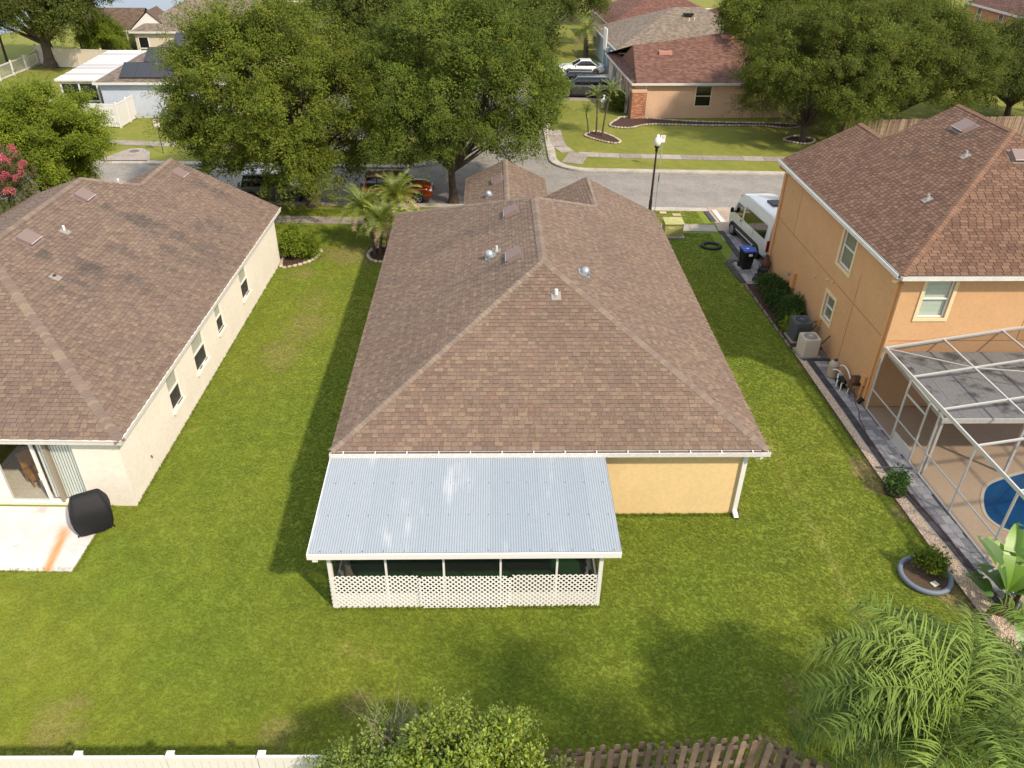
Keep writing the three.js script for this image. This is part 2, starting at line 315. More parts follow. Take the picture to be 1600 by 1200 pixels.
// roof part: deck polygons joined, then the shingles: the 300 nearest one by one, the rest joined
function shingleRoof(house, faces, look, seed, single = 300) {
  const deck = new Soup();
  for (const f of faces) for (let i = 1; i < f.length - 1; i++) deck.tri(f[0], f[i], f[i + 1]);
  const roof = part(house, 'roof', deck.geo(), mat(look.deck, 0.95)), tabs = faces.flatMap((f, i) => courses(f, look, seed + i)).sort((a, b) => a.d - b.d);
  tabs.slice(0, single).forEach((t) => part(roof, 'shingle', t.so.geo(), shingleMat));
  const all = new Soup(); for (const t of tabs.slice(single)) { for (const k of ['p', 'u', 'c']) for (const x of t.so[k]) all[k].push(x); }
  part(roof, 'shingles', all.geo(), shingleMat, 'stuff');
  return roof;
}
// overlapping caps folded over a hip or ridge from a (low) to b (high), nl / nr: slope directions to both sides
function caps(roof, a, b, hexes, seed, w = 0.15, step = 0.15, vl, vr) {
  const r = rng(seed), d = b.clone().sub(a), L = d.length(), t = d.clone().normalize(), up = V(0, 1, 0);
  const side = t.clone().cross(up).normalize(); vl ??= side.clone().multiplyScalar(-1).addScaledVector(up, -0.45).normalize(); vr ??= side.clone().addScaledVector(up, -0.45).normalize();
  const n = Math.floor(L / step), s = new Soup(), O = V(0, 0.028, 0), len = step + 0.03;
  const p = (k, side_, l) => O.clone().addScaledVector(t, k).addScaledVector(side_, l), Z = V(0, 0, 0), top = (v) => v.add(V(0, 0.014, 0));
  const ml = top(p(0, vl, 0)), mr = top(p(0, vl, w)), mq = top(p(0, vr, w)), hl = p(len, vl, 0), hr = p(len, vl, w), hq = p(len, vr, w);
  s.quad(ml, hl, hr, mr); s.quad(ml, mq, hq, hl);
  const lo = (v) => v.clone().add(V(0, -0.03, 0)); s.quad(ml, mr, lo(mr), lo(ml)); s.quad(ml, lo(ml), lo(mq), mq); s.quad(mr, hr, lo(hr), lo(mr)); s.quad(mq, lo(mq), lo(hq), hq);
  const g = s.geo(), ms = hexes.map((h) => mat(h, 0.97, { map: T.grain }));
  for (let i = 0; i < n; i++) { const m = part(roof, 'ridge_cap', g, ms[Math.floor(r() * ms.length)]); m.position.copy(a).addScaledVector(t, i * L / n); }
}
const streak = (x, z, list) => list.reduce((m, [sx, sz, dx, dz, len, w, k]) => { const a = (x - sx) * dx + (z - sz) * dz, b = Math.abs(-(x - sx) * dz + (z - sz) * dx); return a < 0 || a > len ? m : Math.max(m, k * (1 - sst(0.3, 1, b / w)) * (1 - sst(0.4, 1, a / len)) * clamp(0.6 + 2 * n2(x * 1.5, z * 1.5), 0, 1)); }, 0);
function look(hexes, deck, edge, stains = [], o = {}) {
  const cs = hexes.map(lin);
  return { deck, edge: lin(edge), ...o, color: (r, u, v, p, flip) => {
    const c = cs[Math.floor(r() * cs.length)], f = (flip ? 1.035 : 0.965) * (0.94 + r() * 0.12) * (1 + 0.18 * fbm(p.x * 0.35, p.z * 0.35, 3, 3)), s = streak(p.x, p.z, stains);
    return c.map((q, i) => lerp(q * f, 0.055, s));
  } };
}
// wall with real openings: local x along the wall, y up, outer face at z = 0
function wallG(len, h, holes, thick = 0.2, x0 = 0) {
  const s = new THREE.Shape([[x0, 0], [x0 + len, 0], [x0 + len, h], [x0, h]].map((p) => new THREE.Vector2(...p)));
  for (const [a, b, c, d] of holes) s.holes.push(new THREE.Path([[a, b], [c, b], [c, d], [a, d]].map((p) => new THREE.Vector2(...p))));
  return new THREE.ExtrudeGeometry(s, { depth: thick, bevelEnabled: false }).translate(0, 0, -thick);
}
function place(m, pos, ry) { m.position.set(...pos); m.rotation.y = ry; return m; }
// single-hung window in the wall's plane: hole [a,b,c,d]
function windowUnit(house, pos, ry, [a, b, c, d], o = {}) {
  const w = c - a, h = d - b, f = 0.05, y = (b + d) / 2, x = (a + c) / 2, z = o.depth ?? -0.09, fr = o.frame ?? M.white;
  const win = place(part(house, 'window', [bx(f, h, 0.06, a + f / 2, y, z), bx(f, h, 0.06, c - f / 2, y, z), bx(w - 2 * f, f, 0.06, x, b + f / 2, z), bx(w - 2 * f, f, 0.06, x, d - f / 2, z), bx(w - 2 * f, f * 0.9, 0.07, x, y, z)], fr), pos, ry);
  part(win, 'pane', new THREE.PlaneGeometry(w - 2 * f, h / 2 - f * 1.4).translate(x, y + h / 4 - f * 0.2, z), o.glass ?? M.glass);
  part(win, 'pane', new THREE.PlaneGeometry(w - 2 * f, h / 2 - f * 1.4).translate(x, y - h / 4 + f * 0.2, z - 0.015), o.glass ?? M.glass);
  if (o.screen) part(win, 'insect_screen', bx(w - 2 * f, h / 2 - f * 1.2, 0.003, x, y - h / 4 + f * 0.2, z + 0.02), mat(0x2c2b2b, 0.9, { transparent: true, opacity: 0.5 }));
  if (o.blind) { const n = Math.floor(h / 0.05), s = []; for (let i = 0; i < n; i++) s.push(bx(w - 2 * f, 0.046, 0.004, x, b + 0.03 + i * h / n, z - 0.05, 0, 0.1)); part(win, 'blind', s, mat(o.blind, 0.8)); }
  if (o.sill) part(win, 'sill', bx(w + 0.16, 0.09, 0.15, x, b - 0.045, 0.02), o.sill);
  if (o.trim) { const t = 0.13, zz = 0.0125; part(win, 'trim', [bx(t, h + 2 * t, 0.055, a - t / 2, y, zz), bx(t, h + 2 * t, 0.055, c + t / 2, y, zz), bx(w, t, 0.055, x, b - t / 2, zz), bx(w, t, 0.055, x, d + t / 2, zz)], o.trim); }
  return win;
}
// box vent, pipe and dome vents sitting on a slope; frame: n = slope normal, dn = downslope direction
function onSlope(m, p, n, dn) { const x = dn.clone().cross(n).normalize(); m.matrix.makeBasis(x.negate(), n, dn); m.position.copy(p); m.quaternion.setFromRotationMatrix(new THREE.Matrix4().makeBasis(n.clone().cross(dn).normalize(), n, dn)); return m; }
function boxVent(house, p, n, dn, s = 1) {
  const hood = onSlope(part(house, 'roof_vent', [bx(0.75 * s, 0.02, 0.55 * s, 0, 0.16, 0, 0, 0.06), bx(0.02, 0.15, 0.5 * s, -0.37 * s, 0.085, 0), bx(0.02, 0.15, 0.5 * s, 0.37 * s, 0.085, 0), bx(0.72 * s, 0.12, 0.02, 0, 0.09, -0.26 * s), bx(0.9 * s, 0.012, 0.75 * s, 0, 0.026, 0)], mat(0x7d6b66, 0.6)), p, n, dn);
  part(hood, 'vent_lip', bx(0.75 * s, 0.035, 0.03, 0, 0.13, 0.28 * s), mat(0xc4bab3, 0.6)); part(hood, 'vent_throat', bx(0.7 * s, 0.09, 0.01, 0, 0.075, 0.2 * s), M.black);
}
function domeVent(house, p, n, dn) {
  const g = new THREE.SphereGeometry(0.16, 16, 10, 0, 6.28, 0, 1.9).scale(1, 1.15, 1).translate(0, 0.1, 0);
  const v = onSlope(part(house, 'dome_vent', [g, bx(0.42, 0.01, 0.42, 0, 0.03, 0)], M.galv), p, n, dn); part(v, 'vent_mouth', bx(0.24, 0.1, 0.02, 0, 0.09, 0.155), mat(0x83898e, 0.6));
}
function pipeVent(house, p, n, dn, hex = 0xd9d6d0, h = 0.3, r = 0.045) {
  const g = cyl(r, r, h, 0, -0.03, 0, 12), v = part(house, 'pipe_vent', g, mat(hex, 0.6)); v.position.copy(p);
  onSlope(part(v, 'flashing', [bx(0.32, 0.008, 0.36, 0, 0.028, 0), new THREE.ConeGeometry(0.1, 0.1, 12).translate(0, 0.07, 0)], mat(0x8d8680, 0.6)), V(0, 0, 0), n, dn);
}
// gutter along +x from x0 to x1 at z (outer face), hangers across it
function gutter(house, x0, x1, y, z, liner, hang = 0.9) {
  const L = x1 - x0, c = (x0 + x1) / 2, g = part(house, 'gutter', [bx(L, 0.13, 0.012, c, y - 0.065, z), bx(L, 0.012, 0.12, c, y - 0.124, z - 0.066), bx(0.012, 0.13, 0.13, x0 + 0.006, y - 0.065, z - 0.06), bx(0.012, 0.13, 0.13, x1 - 0.006, y - 0.065, z - 0.06), bx(L, 0.02, 0.03, c, y + 0.004, z - 0.008)], M.whiteTrim);
  part(g, 'gutter_liner', bx(L - 0.03, 0.014, 0.118, c, y - 0.022, z - 0.072), mat(liner, 0.9));
  if (hang) for (let x = x0 + 0.4; x < x1; x += hang) part(g, 'hanger', bx(0.03, 0.015, 0.15, x, y + 0.006, z - 0.075), M.white);
  return g;
}
const K = 0.494, nL = V(-K, 1, 0).normalize(), dL = V(-1, -K, 0).normalize(), nR = V(K, 1, 0).normalize(), dR = V(1, -K, 0).normalize(), nB = V(0, 1, K).normalize(), dB = V(0, -K, 1).normalize();
// ---------- the yellow house in the middle ----------
{
  const H = thing('yellow_house', 'single storey pale yellow house with brown shingle hip roof in the middle', 'house');
  const xl = -4.72, xr = 8.24, zb = -18.34, e = 2.8, hw = 6.48, xm = 1.76, top = e + K * hw, za = zb - hw, zf = -30.97, zF = zf - hw;
  const gB = { x: 4.68, h: e + K * 3.56, z: -37.75 }, gA = { x: 0.78, h: e + K * 2.19, z: -42.8 };
  const lk = look([0x897364, 0x856f60, 0x8d7765, 0x816b5c, 0x927b67, 0x876c5e, 0x7f6a5c], 0x4a3d36, 0x2a211d, [[0.9, -26.1, -1, 0, 4, 0.8, 0.3], [0.8, -30.4, -1, 0, 4.5, 0.8, 0.3], [3.3, -25.2, 1, 0, 3.5, 0.5, 0.16], [-0.1, -27, -1, 0, 3.5, 0.5, 0.25]]);
  const roof = shingleRoof(H, [
    [V(xl, e, zb), V(xr, e, zb), V(xm, top, za)],
    [V(xl, e, zb), V(xl, e, zF), V(xm, top, zf), V(xm, top, za)],
    [V(xr, e, zb), V(xr, e, gB.z), V(gB.x, gB.h, gB.z), V(gB.x, gB.h, zf - (gB.x - xm)), V(xm, top, zf), V(xm, top, za)],
    [V(xl, e, zF), V(xr, e, zF), V(xm, top, zf)],
    [V(1.12, e, gB.z), V(1.13, e, zF), V(gB.x, gB.h, zf - (gB.x - xm)), V(gB.x, gB.h, gB.z)],
    [V(gA.x - 2.19, e, gA.z), V(gA.x - 2.19, e, zF), V(gA.x, gA.h, zF + 2.19), V(gA.x, gA.h, gA.z)],
    [V(gA.x + 2.19, e, gA.z), V(gA.x + 2.19, e, zF), V(gA.x, gA.h, zF + 2.19), V(gA.x, gA.h, gA.z)],
  ], lk, 100);
  const cc = [0x827164, 0x7c6c61, 0x877667, 0x78685d];
  caps(roof, V(xl, e, zb), V(xm, top, za), cc, 1); caps(roof, V(xr, e, zb), V(xm, top, za), cc, 2); caps(roof, V(xm, top, za), V(xm, top, zf), cc, 3, 0.17);
  caps(roof, V(xl, e, zF), V(xm, top, zf), cc, 4); caps(roof, V(gB.x, gB.h, gB.z), V(gB.x, gB.h, zf - 2.92), cc, 5); caps(roof, V(gA.x, gA.h, gA.z), V(gA.x, gA.h, zF + 2.19), cc, 6); caps(roof, V(gB.x, gB.h, zf - 2.92), V(xm, top, zf), cc, 7);
  const ye = stucco(0xe6c892);
  // walls
  const wr = part(H, 'rear_wall', wallG(12.1, 2.72, []), ye); place(wr, [-4.3, 0, -18.65], 0);
  part(H, 'side_wall', bx(0.2, 2.72, 18.35, -4.2, 1.36, -28.03), ye); part(H, 'side_wall', bx(0.2, 2.72, 18.35, 7.7, 1.36, -28.03), ye);
  const fs = new THREE.Shape([[1.6, 0], [7.76, 0], [7.76, 2.72], [4.68, 4.4], [1.6, 2.72]].map((p) => new THREE.Vector2(...p)));
  part(H, 'front_wall', [new THREE.ExtrudeGeometry(fs, { depth: 0.2, bevelEnabled: false }).translate(0, 0, -37.6), bx(5.9, 2.72, 0.2, -1.3, 1.36, -37.3)], ye);
  const fa = new THREE.Shape([[-1.0, 0], [2.56, 0], [2.56, 2.75], [0.78, 3.7], [-1.0, 2.75]].map((p) => new THREE.Vector2(...p)));
  part(H, 'garage_wall', [new THREE.ExtrudeGeometry(fa, { depth: 0.2, bevelEnabled: false }).translate(0, 0, -42.5), bx(0.2, 2.75, 5, -0.9, 1.375, -39.8), bx(0.2, 2.75, 5, 2.46, 1.375, -39.8)], ye);
  part(H, 'floor', slab([[-4.2, -18.7], [7.7, -18.7], [7.7, -37.2], [-4.2, -37.2]], 0.01, 0.1), M.concrete);
  // soffit and fascia
  part(H, 'soffit', [bx(12.7, 0.012, 0.4, xm, e - 0.13, -18.45), bx(0.5, 0.012, 19, xl + 0.27, e - 0.13, -28), bx(0.5, 0.012, 19, xr - 0.27, e - 0.13, -28)], M.whiteTrim);
  part(H, 'fascia', [bx(0.03, 0.15, 19.2, xl + 0.02, e - 0.09, -27.85), bx(0.03, 0.15, 19.4, xr - 0.02, e - 0.09, -27.95), bx(12.9, 0.14, 0.02, xm, e - 0.09, zb - 0.02), bx(0.03, 0.15, 5.2, gA.x - 2.17, e - 0.09, -40.2), bx(0.03, 0.15, 5.2, gA.x + 2.17, e - 0.09, -40.2)], M.whiteTrim);
  gutter(H, xl - 0.02, xr + 0.04, e - 0.012, zb + 0.16, 0x553a36, 0.93);
  const d = part(H, 'downspout', [bx(0.09, 0.12, 0.07, xr - 0.2, e - 0.19, zb + 0.09), bar(V(xr - 0.2, e - 0.26, zb + 0.09), V(7.72, e - 0.3, -18.6), 0.08, 0.07), bx(0.14, 2.3, 0.09, 7.72, 1.28, -18.6), bar(V(7.72, 0.17, -18.6), V(7.74, 0.05, -18.36), 0.14, 0.09)], M.white);
  part(d, 'spout_mouth', bx(0.08, 0.05, 0.01, 7.742, 0.05, -18.35, 0, -0.4), M.black);
  boxVent(H, V(0.81, 5.53, -30.46), nL, dL); boxVent(H, V(0.83, 5.54, -26.14), nL, dL); boxVent(H, V(0.35, 3.67, -39.94), nL, dL);
  domeVent(H, V(-0.02, 5.12, -27.02), nL, dL); domeVent(H, V(-0.08, 3.46, -38.22), nL, dL); domeVent(H, V(3.25, 5.26, -25.25), nR, dR);
  pipeVent(H, V(0.2, 5.23, -27.19), nL, dL, 0xc6c4bf, 0.28); pipeVent(H, V(2.15, 5.31, -23.42), nB, dB, 0xd5d5d2, 0.28, 0.06); pipeVent(H, V(3.1, 3.9, -35.3), nL, dL, 0xd5d5d2, 0.2);
}
// ---------- screened porch behind it ----------
{
  const P = thing('screen_porch', 'screened porch with corrugated metal roof behind the yellow house', 'porch');
  const x0 = -4.7, x1 = 3.33, zb = -18.22, zf = -14.56, hb = 2.66, hf = 2.44, n = 12, w = (x1 - x0) / n, r = rng(40);
  const stains = tex(512, 512, (x, y) => { const u = x / 512, v = y / 512, s = fbm(u * 7, v * 3, 4, 2), t = fbm(u * 26, v * 3, 4, 6); const k = sst(0.1, 0.45, s + t * 0.55) * 0.55 + 0.05 * n2(u * 60, v * 60); return [166 + 52 * k, 173 + 44 * k, 180 + 36 * k]; });
  const sheets = [0xffffff, 0xfbfcfd, 0xf7f9fb].map((h) => mat(h, 0.55, { map: stains, metalness: 0.35 }));
  const deck = part(P, 'roof_frame', [0, 1, 2, 3, 4].map((i) => { const t = i / 4; return bx(x1 - x0 - 0.1, 0.06, 0.06, (x0 + x1) / 2, lerp(hb, hf, t) - 0.055, lerp(zb + 0.1, zf - 0.1, t)); }), M.whiteTrim);
  for (let i = 0; i < n; i++) {
    const pitch = 0.068, m = Math.round(w / pitch) * 6 + 6, s = new Soup(), pts = (k, z, h) => { const x = x0 + i * w + (k / 6) * (w / Math.round(w / pitch)); return V(Math.min(x, x1 + 0.03), h + 0.01 * Math.cos(k / 6 * 6.283) + (i % 2) * 0.003 + r() * 0.0006, z); };
    const A = [...Array(m + 1)].map((_, k) => pts(k, zb + 0.03, hb)), B = [...Array(m + 1)].map((_, k) => pts(k, zf, hf));
    for (let k = 0; k < m; k++) { const uv = (p) => [(p.x - x0) / 8, (p.z - zb) / 8]; s.quad(A[k], B[k], B[k + 1], A[k + 1], null, uv(A[k]), uv(B[k]), uv(B[k + 1]), uv(A[k + 1])); }
    part(deck, 'roof_sheet', s.geo(), sheets[Math.floor(r() * 3)]);
  }
  const sc = []; for (const t of [0.3, 0.64, 0.985]) for (let x = x0 + 0.3; x < x1; x += 0.54) sc.push(new THREE.SphereGeometry(0.013, 6, 4).translate(x, lerp(hb, hf, t) + 0.015, lerp(zb, zf, t)));
  part(deck, 'screws', sc, mat(0x4d4d50, 0.6), 'stuff');
  part(P, 'fascia', [bx(x1 - x0 + 0.06, 0.17, 0.05, (x0 + x1) / 2, hf - 0.09, zf + 0.03), bar(V(x0 - 0.02, hb - 0.08, zb + 0.02), V(x0 - 0.02, hf - 0.08, zf), 0.03, 0.15), bar(V(x1 + 0.02, hb - 0.08, zb + 0.02), V(x1 + 0.02, hf - 0.08, zf), 0.03, 0.15), bx(0.14, 0.08, 0.1, x0 + 0.16, hf - 0.24, zf - 0.02)], M.white);
  // posts, rails, kick panel
  const fz = -14.95, L0 = -4.36, L1 = 2.97;
  for (const x of [L0 + 0.06, L1 - 0.04]) { part(P, 'corner_post', bx(0.11, hf - 0.12, 0.11, x, (hf - 0.12) / 2, fz), M.white); part(P, 'corner_post', bx(0.09, hb - 0.1, 0.09, x, (hb - 0.1) / 2, -18.5), M.white); }
  for (const x of [-2.82, -1.28, 0.24, 1.75]) part(P, 'post', bx(0.055, hf - 0.1, 0.06, x, (hf - 0.1) / 2, fz), M.white);
  part(P, 'top_rail', bx(L1 - L0, 0.09, 0.07, (L0 + L1) / 2, hf - 0.14, fz), M.white);
  part(P, 'kick_panel', bx(L1 - L0 - 0.1, 0.5, 0.05, (L0 + L1) / 2, 0.27, fz - 0.006), M.whiteTrim);
  part(P, 'kick_panel', bx(0.05, 0.5, 3.4, L0 + 0.06, 0.27, -16.75), M.whiteTrim); part(P, 'kick_panel', bx(0.05, 0.5, 3.4, L1 - 0.04, 0.27, -16.75), M.whiteTrim);
  for (const x of [L0 + 0.06, L1 - 0.04]) part(P, 'side_mullion', [bx(0.05, hf - 0.05, 0.05, x, 1.2, -16.2), bx(0.05, hf - 0.05, 0.05, x, 1.2, -17.4)], M.white);
  const scr = mat(0x131316, 0.9, { transparent: true, opacity: 0.3 }), xs = [L0 + 0.12, -2.82, -1.28, 0.24, 1.75, L1 - 0.1];
  for (let i = 0; i < 5; i++) part(P, 'screen_panel', bx(xs[i + 1] - xs[i] - 0.06, hf - 0.7, 0.003, (xs[i] + xs[i + 1]) / 2, 0.52 + (hf - 0.7) / 2, fz - 0.02), scr);
  for (const x of [L0 + 0.06, L1 - 0.04]) part(P, 'screen_panel', bx(0.003, 1.9, 3.4, x, 1.45, -16.75), mat(0x131316, 0.9, { transparent: true, opacity: 0.3 }));
  part(P, 'floor', slab([[L0 + 0.1, -18.6], [L1 - 0.08, -18.6], [L1 - 0.08, -14.98], [L0 + 0.1, -14.98]], -0.02, 0.07), mat(0x27662b, 1, { map: T.grain }));
  // lattice screens stood against the front, each slat its own piece
  const lat = [[-4.37, -1.93, 0.05, 1.2, 0], [-1.97, 0.5, 0.085, 1.2, 0.03], [0.5, 2.94, 0.05, 1.2, 0]], labels = ['white lattice panel at the shaded left end of the porch front', 'white lattice panel in the middle of the porch front, overlapping its neighbours', 'white lattice panel at the porch front nearest the yellow house wall'];
  lat.forEach(([a, b, dz, h, dy], i) => {
    const t = thing('lattice_panel', labels[i], 'lattice', [a, 0.02, fz + dz], 0, 'lattice panels along the porch front'); t.rotation.x = -0.02; const w_ = b - a, sp = 0.155, m = mat([0xeeebe6, 0xf0eeea, 0xe9e6e0][i], 0.6);
    for (const s of [1, -1]) for (let c = -h + 0.05; c < w_ + 0; c += sp) {
      // line x = c + y (s=1) or x = c + h - y
      let y0 = Math.max(0, -c), y1 = Math.min(h, w_ - c); if (y1 - y0 < 0.06) continue;
      const X = (y) => s > 0 ? c + y : w_ - (c + y), A = V(X(y0), y0, s * 0.005), B = V(X(y1), y1, s * 0.005), l = A.distanceTo(B), g = bx(l, 0.038, 0.009);
      const o = part(t, 'slat', g, m); o.position.copy(A).add(B).multiplyScalar(0.5); o.rotation.z = Math.atan2(B.y - A.y, B.x - A.x);
    }
  });
  // drawn-back curtain and twisted garland inside
  const ring = (y, rx, rz, x, z, tw, lob) => [...Array(20)].map((_, j) => { const a = j / 20 * 6.283, q = 1 + 0.22 * Math.sin(a * lob + tw); return V(x + Math.cos(a) * rx * q, y, z + Math.sin(a) * rz * q); });
  const cur = part(scene, 'curtain', loftG([[2.3, 0.2, 0.1], [1.9, 0.15, 0.09], [1.45, 0.09, 0.07], [1.2, 0.07, 0.06], [0.9, 0.11, 0.08], [0.35, 0.14, 0.1], [0.1, 0.15, 0.1]].map(([y, a, b], i) => ring(y, a, b, -3.95 + i * 0.012, -15.25, i * 0.5, 6))), mat(0xa59c8c, 0.95, { map: T.grain })); tag(cur, 'beige curtain gathered at the left end inside the screened porch', 'curtain');
  const gar = part(scene, 'garland', loftG([...Array(26)].map((_, i) => ring(2.2 - i * 0.06, 0.06 + 0.022 * Math.sin(i * 1.6), 0.05, 2.62 + 0.03 * Math.sin(i * 0.5), -15.2, i * 0.8, 2))), mat(0xb9b7ac, 0.9)); tag(gar, 'pale twisted garland hanging at the right end inside the screened porch', 'garland');
}
// ---------- cream house on the left ----------
{
  const ang = -0.0218, H = thing('cream_house', 'cream stucco house with brown shingle hip roof on the left', 'house', [-11.01, 0, -18.85], ang);
  const e = 2.8, hw = 6.6, top = e + K * hw, zf = -13.85, gz = -19.3, gx = 4.95, gh = e + K * gx, zF = zf - hw;
  const lk = look([0x887264, 0x836d60, 0x8c7766, 0x7d685c, 0x917b69, 0x856d60, 0x897466], 0x4a3d36, 0x2a211d, [[-5.2, -12.6, 1, -0.02, 4.5, 0.9, 0.55], [-5.3, -8, 1, -0.02, 4.5, 0.9, 0.6], [-4.2, -6.5, 1, 0, 3, 0.8, 0.4], [-3.5, -18, 1, 0, 3.5, 0.7, 0.4], [-2.6, -12, 1, 0, 2.6, 1.6, 0.35], [-2.2, -14.5, 1, 0, 2.2, 1.2, 0.35], [-4, -10, 1, 0, 4, 0.5, 0.3]], { gap: 0.008 });
  H.updateMatrixWorld(); // shingles are sorted by distance to the lens in world space, so build them in local space
  const roof = shingleRoofLocal(H, [
    [V(0, e, 0), V(-13.2, e, 0), V(-hw, top, -hw)],
    [V(0, e, 0), V(0, e, gz), V(-gx, gh, gz), V(-gx, gh, zf - (hw - gx)), V(-hw, top, zf), V(-hw, top, -hw)],
    [V(-13.2, e, 0), V(-13.2, e, zF), V(-hw, top, zf), V(-hw, top, -hw)],
    [V(-13.2, e, zF), V(0, e, zF), V(-hw, top, zf)],
    [V(-2 * gx, e, gz), V(-2 * gx, e, zF), V(-gx, gh, zf - (hw - gx)), V(-gx, gh, gz)],
  ], lk, 300);
  const cc = [0x847366, 0x7e6d62, 0x79685e, 0x8a7968];
  caps(roof, V(0, e, 0), V(-hw, top, -hw), cc, 11, 0.17); caps(roof, V(-hw, top, -hw), V(-hw, top, zf), cc, 12, 0.17); caps(roof, V(-gx, gh, gz), V(-gx, gh, zf - (hw - gx)), cc, 13); caps(roof, V(-gx, gh, zf - (hw - gx)), V(-hw, top, zf), cc, 14);
  const cr = stucco(0xeee4d6), hole = [[3.85, 0.95, 4.8, 2.3], [6.4, 0.95, 7.6, 2.3], [9.1, 1.15, 9.85, 2.3], [12.45, 0.95, 13.5, 2.3]];
  const wx = -0.3, wz = -0.28;
  const ew = place(part(H, 'side_wall', wallG(18.6, 2.72, hole), cr), [wx, 0, wz], Math.PI / 2);
  for (const h of hole) windowUnit(H, [wx, 0, wz], Math.PI / 2, h, { screen: true, blind: 0xcfcac0, sill: cr, depth: -0.07, frame: mat(0xd9d4ca, 0.6) });
  place(part(H, 'rear_wall', wallG(12.42, 2.72, [[8.66, 0.1, 11.19, 2.5]]), cr), [wx - 12.62, 0, wz], 0);
  part(H, 'front_wall', bx(12.4, 2.72, 0.2, -6.6, 1.36, -18.75), cr);
  part(H, 'far_wall', bx(0.2, 2.72, 18.2, wx - 12.5, 1.36, -9.5), cr);
  const fs = new THREE.Shape([[-9.5, 2.72], [-0.32, 2.72], [-4.95, 5.1]].map((p) => new THREE.Vector2(...p))); part(H, 'gable_wall', new THREE.ExtrudeGeometry(fs, { depth: 0.15, bevelEnabled: false }).translate(0, 0, -18.85), cr);
  part(H, 'soffit', [bx(13.1, 0.012, 0.28, -6.6, e - 0.12, -0.15), bx(0.3, 0.012, 19.1, -0.16, e - 0.12, -9.7)], M.whiteTrim);
  part(H, 'fascia', [bx(13.2, 0.15, 0.025, -6.6, e - 0.085, -0.012), bx(0.025, 0.15, 19.3, -0.012, e - 0.085, -9.65)], M.whiteTrim);
  part(H, 'drip_edge', [bx(13.24, 0.03, 0.05, -6.6, e + 0.004, 0.005), bx(0.05, 0.03, 19.32, 0.005, e + 0.004, -9.67)], mat(0xd8d2c9, 0.6));
  // sliding door: frame, glass, vertical blinds; tiled room behind it
  const dx = wx - 12.62, ox0 = dx + 8.66, ox1 = dx + 11.19, mid = (ox0 + ox1) / 2, dz = wz - 0.1, f = 0.05;
  const door = part(H, 'sliding_door', [bx(f, 2.4, 0.1, ox0 + f / 2, 1.3, dz), bx(f, 2.4, 0.1, ox1 - f / 2, 1.3, dz), bx(ox1 - ox0, f, 0.1, (ox0 + ox1) / 2, 2.475, dz), bx(ox1 - ox0 - 0.1, 0.05, 0.12, (ox0 + ox1) / 2, 0.125, dz), bx(0.09, 2.3, 0.07, mid, 1.3, dz + 0.02)], M.white);
  part(door, 'door_glass', new THREE.PlaneGeometry(ox1 - mid - 0.09, 2.28).translate((ox1 + mid) / 2, 1.3, dz), M.glass); part(door, 'door_glass', new THREE.PlaneGeometry(mid - ox0 - 0.09, 2.28).translate((ox0 + mid) / 2, 1.3, dz + 0.03), M.glass);
  part(door, 'handle', bx(0.03, 0.25, 0.05, mid - 0.03, 1.15, dz + 0.08), M.white);
  for (let i = 0; i < 13; i++) part(door, 'blind_slat', bx(0.088, 2.25, 0.003, mid + 0.1 + i * 0.088, 1.28, dz - 0.1, -0.28), mat(0xebebe6, 0.8));
  part(door, 'blind_rail', bx(1.2, 0.08, 0.06, mid + 0.62, 2.42, dz - 0.1), mat(0xcfd6d2, 0.7));
  const fl = part(H, 'room_floor', slab([[-12.7, wz - 0.2], [-0.5, wz - 0.2], [-0.5, -18.5], [-12.7, -18.5]], 0.0, 0.08), mat(0x8f8578, 0.9)), tm = [0xcbbfae, 0xc6b8a6, 0xd0c4b3].map((h) => mat(h, 0.35, { map: T.fine })), q = rng(5);
  for (let i = 0; i < 9; i++) for (let j = 0; j < 9; j++) part(fl, 'floor_tile', bx(0.445, 0.012, 0.445, ox0 - 0.9 + i * 0.45, 0.09, wz - 0.46 - j * 0.45), tm[Math.floor(q() * 3)]);
  part(H, 'room_wall', [bx(12, 2.6, 0.1, -6.6, 1.36, -5.2), bx(0.1, 2.6, 4.8, -2.6, 1.36, -2.7), bx(0.1, 2.6, 4.8, -9.6, 1.36, -2.7)], mat(0x8d8272, 0.95));
  part(H, 'ceiling', bx(12.4, 0.05, 18, -6.6, 2.7, -9.5), mat(0xcfc8bc, 0.95));
  const toW = (x, y, z) => H.localToWorld(V(x, y, z)).toArray();
  const ch = thing('dining_chair', 'golden wooden chair just inside the sliding glass door', 'chair', toW(ox0 + 0.33, 0.1, wz - 1.05), 0.9), wd = mat(0x9a6722, 0.45, { map: T.grain });
  part(ch, 'seat', bx(0.5, 0.07, 0.5, 0, 0.45, 0), wd); part(ch, 'backrest', [bx(0.48, 0.5, 0.04, 0, 0.8, -0.24, 0, -0.1), bx(0.54, 0.09, 0.06, 0, 1.08, -0.28)], wd); part(ch, 'apron', bx(0.46, 0.2, 0.44, 0, 0.32, 0), wd);
  for (const sx of [-1, 1]) for (const sz of [-1, 1]) part(ch, 'leg', bx(0.05, 0.42, 0.05, sx * 0.22, 0.21, sz * 0.22), wd);
  const mt = part(scene, 'doormat', slab([[-0.5, -0.3], [0.5, -0.3], [0.5, 0.3], [-0.5, 0.3]], 0, 0.015), mat(0x8a3a34, 1, { map: T.grain })); mt.position.set(...toW(mid - 0.1, 0.1, wz - 0.95)); mt.rotation.y = 0.5; tag(mt, 'dark red mat on the tiled floor inside the sliding door', 'mat');
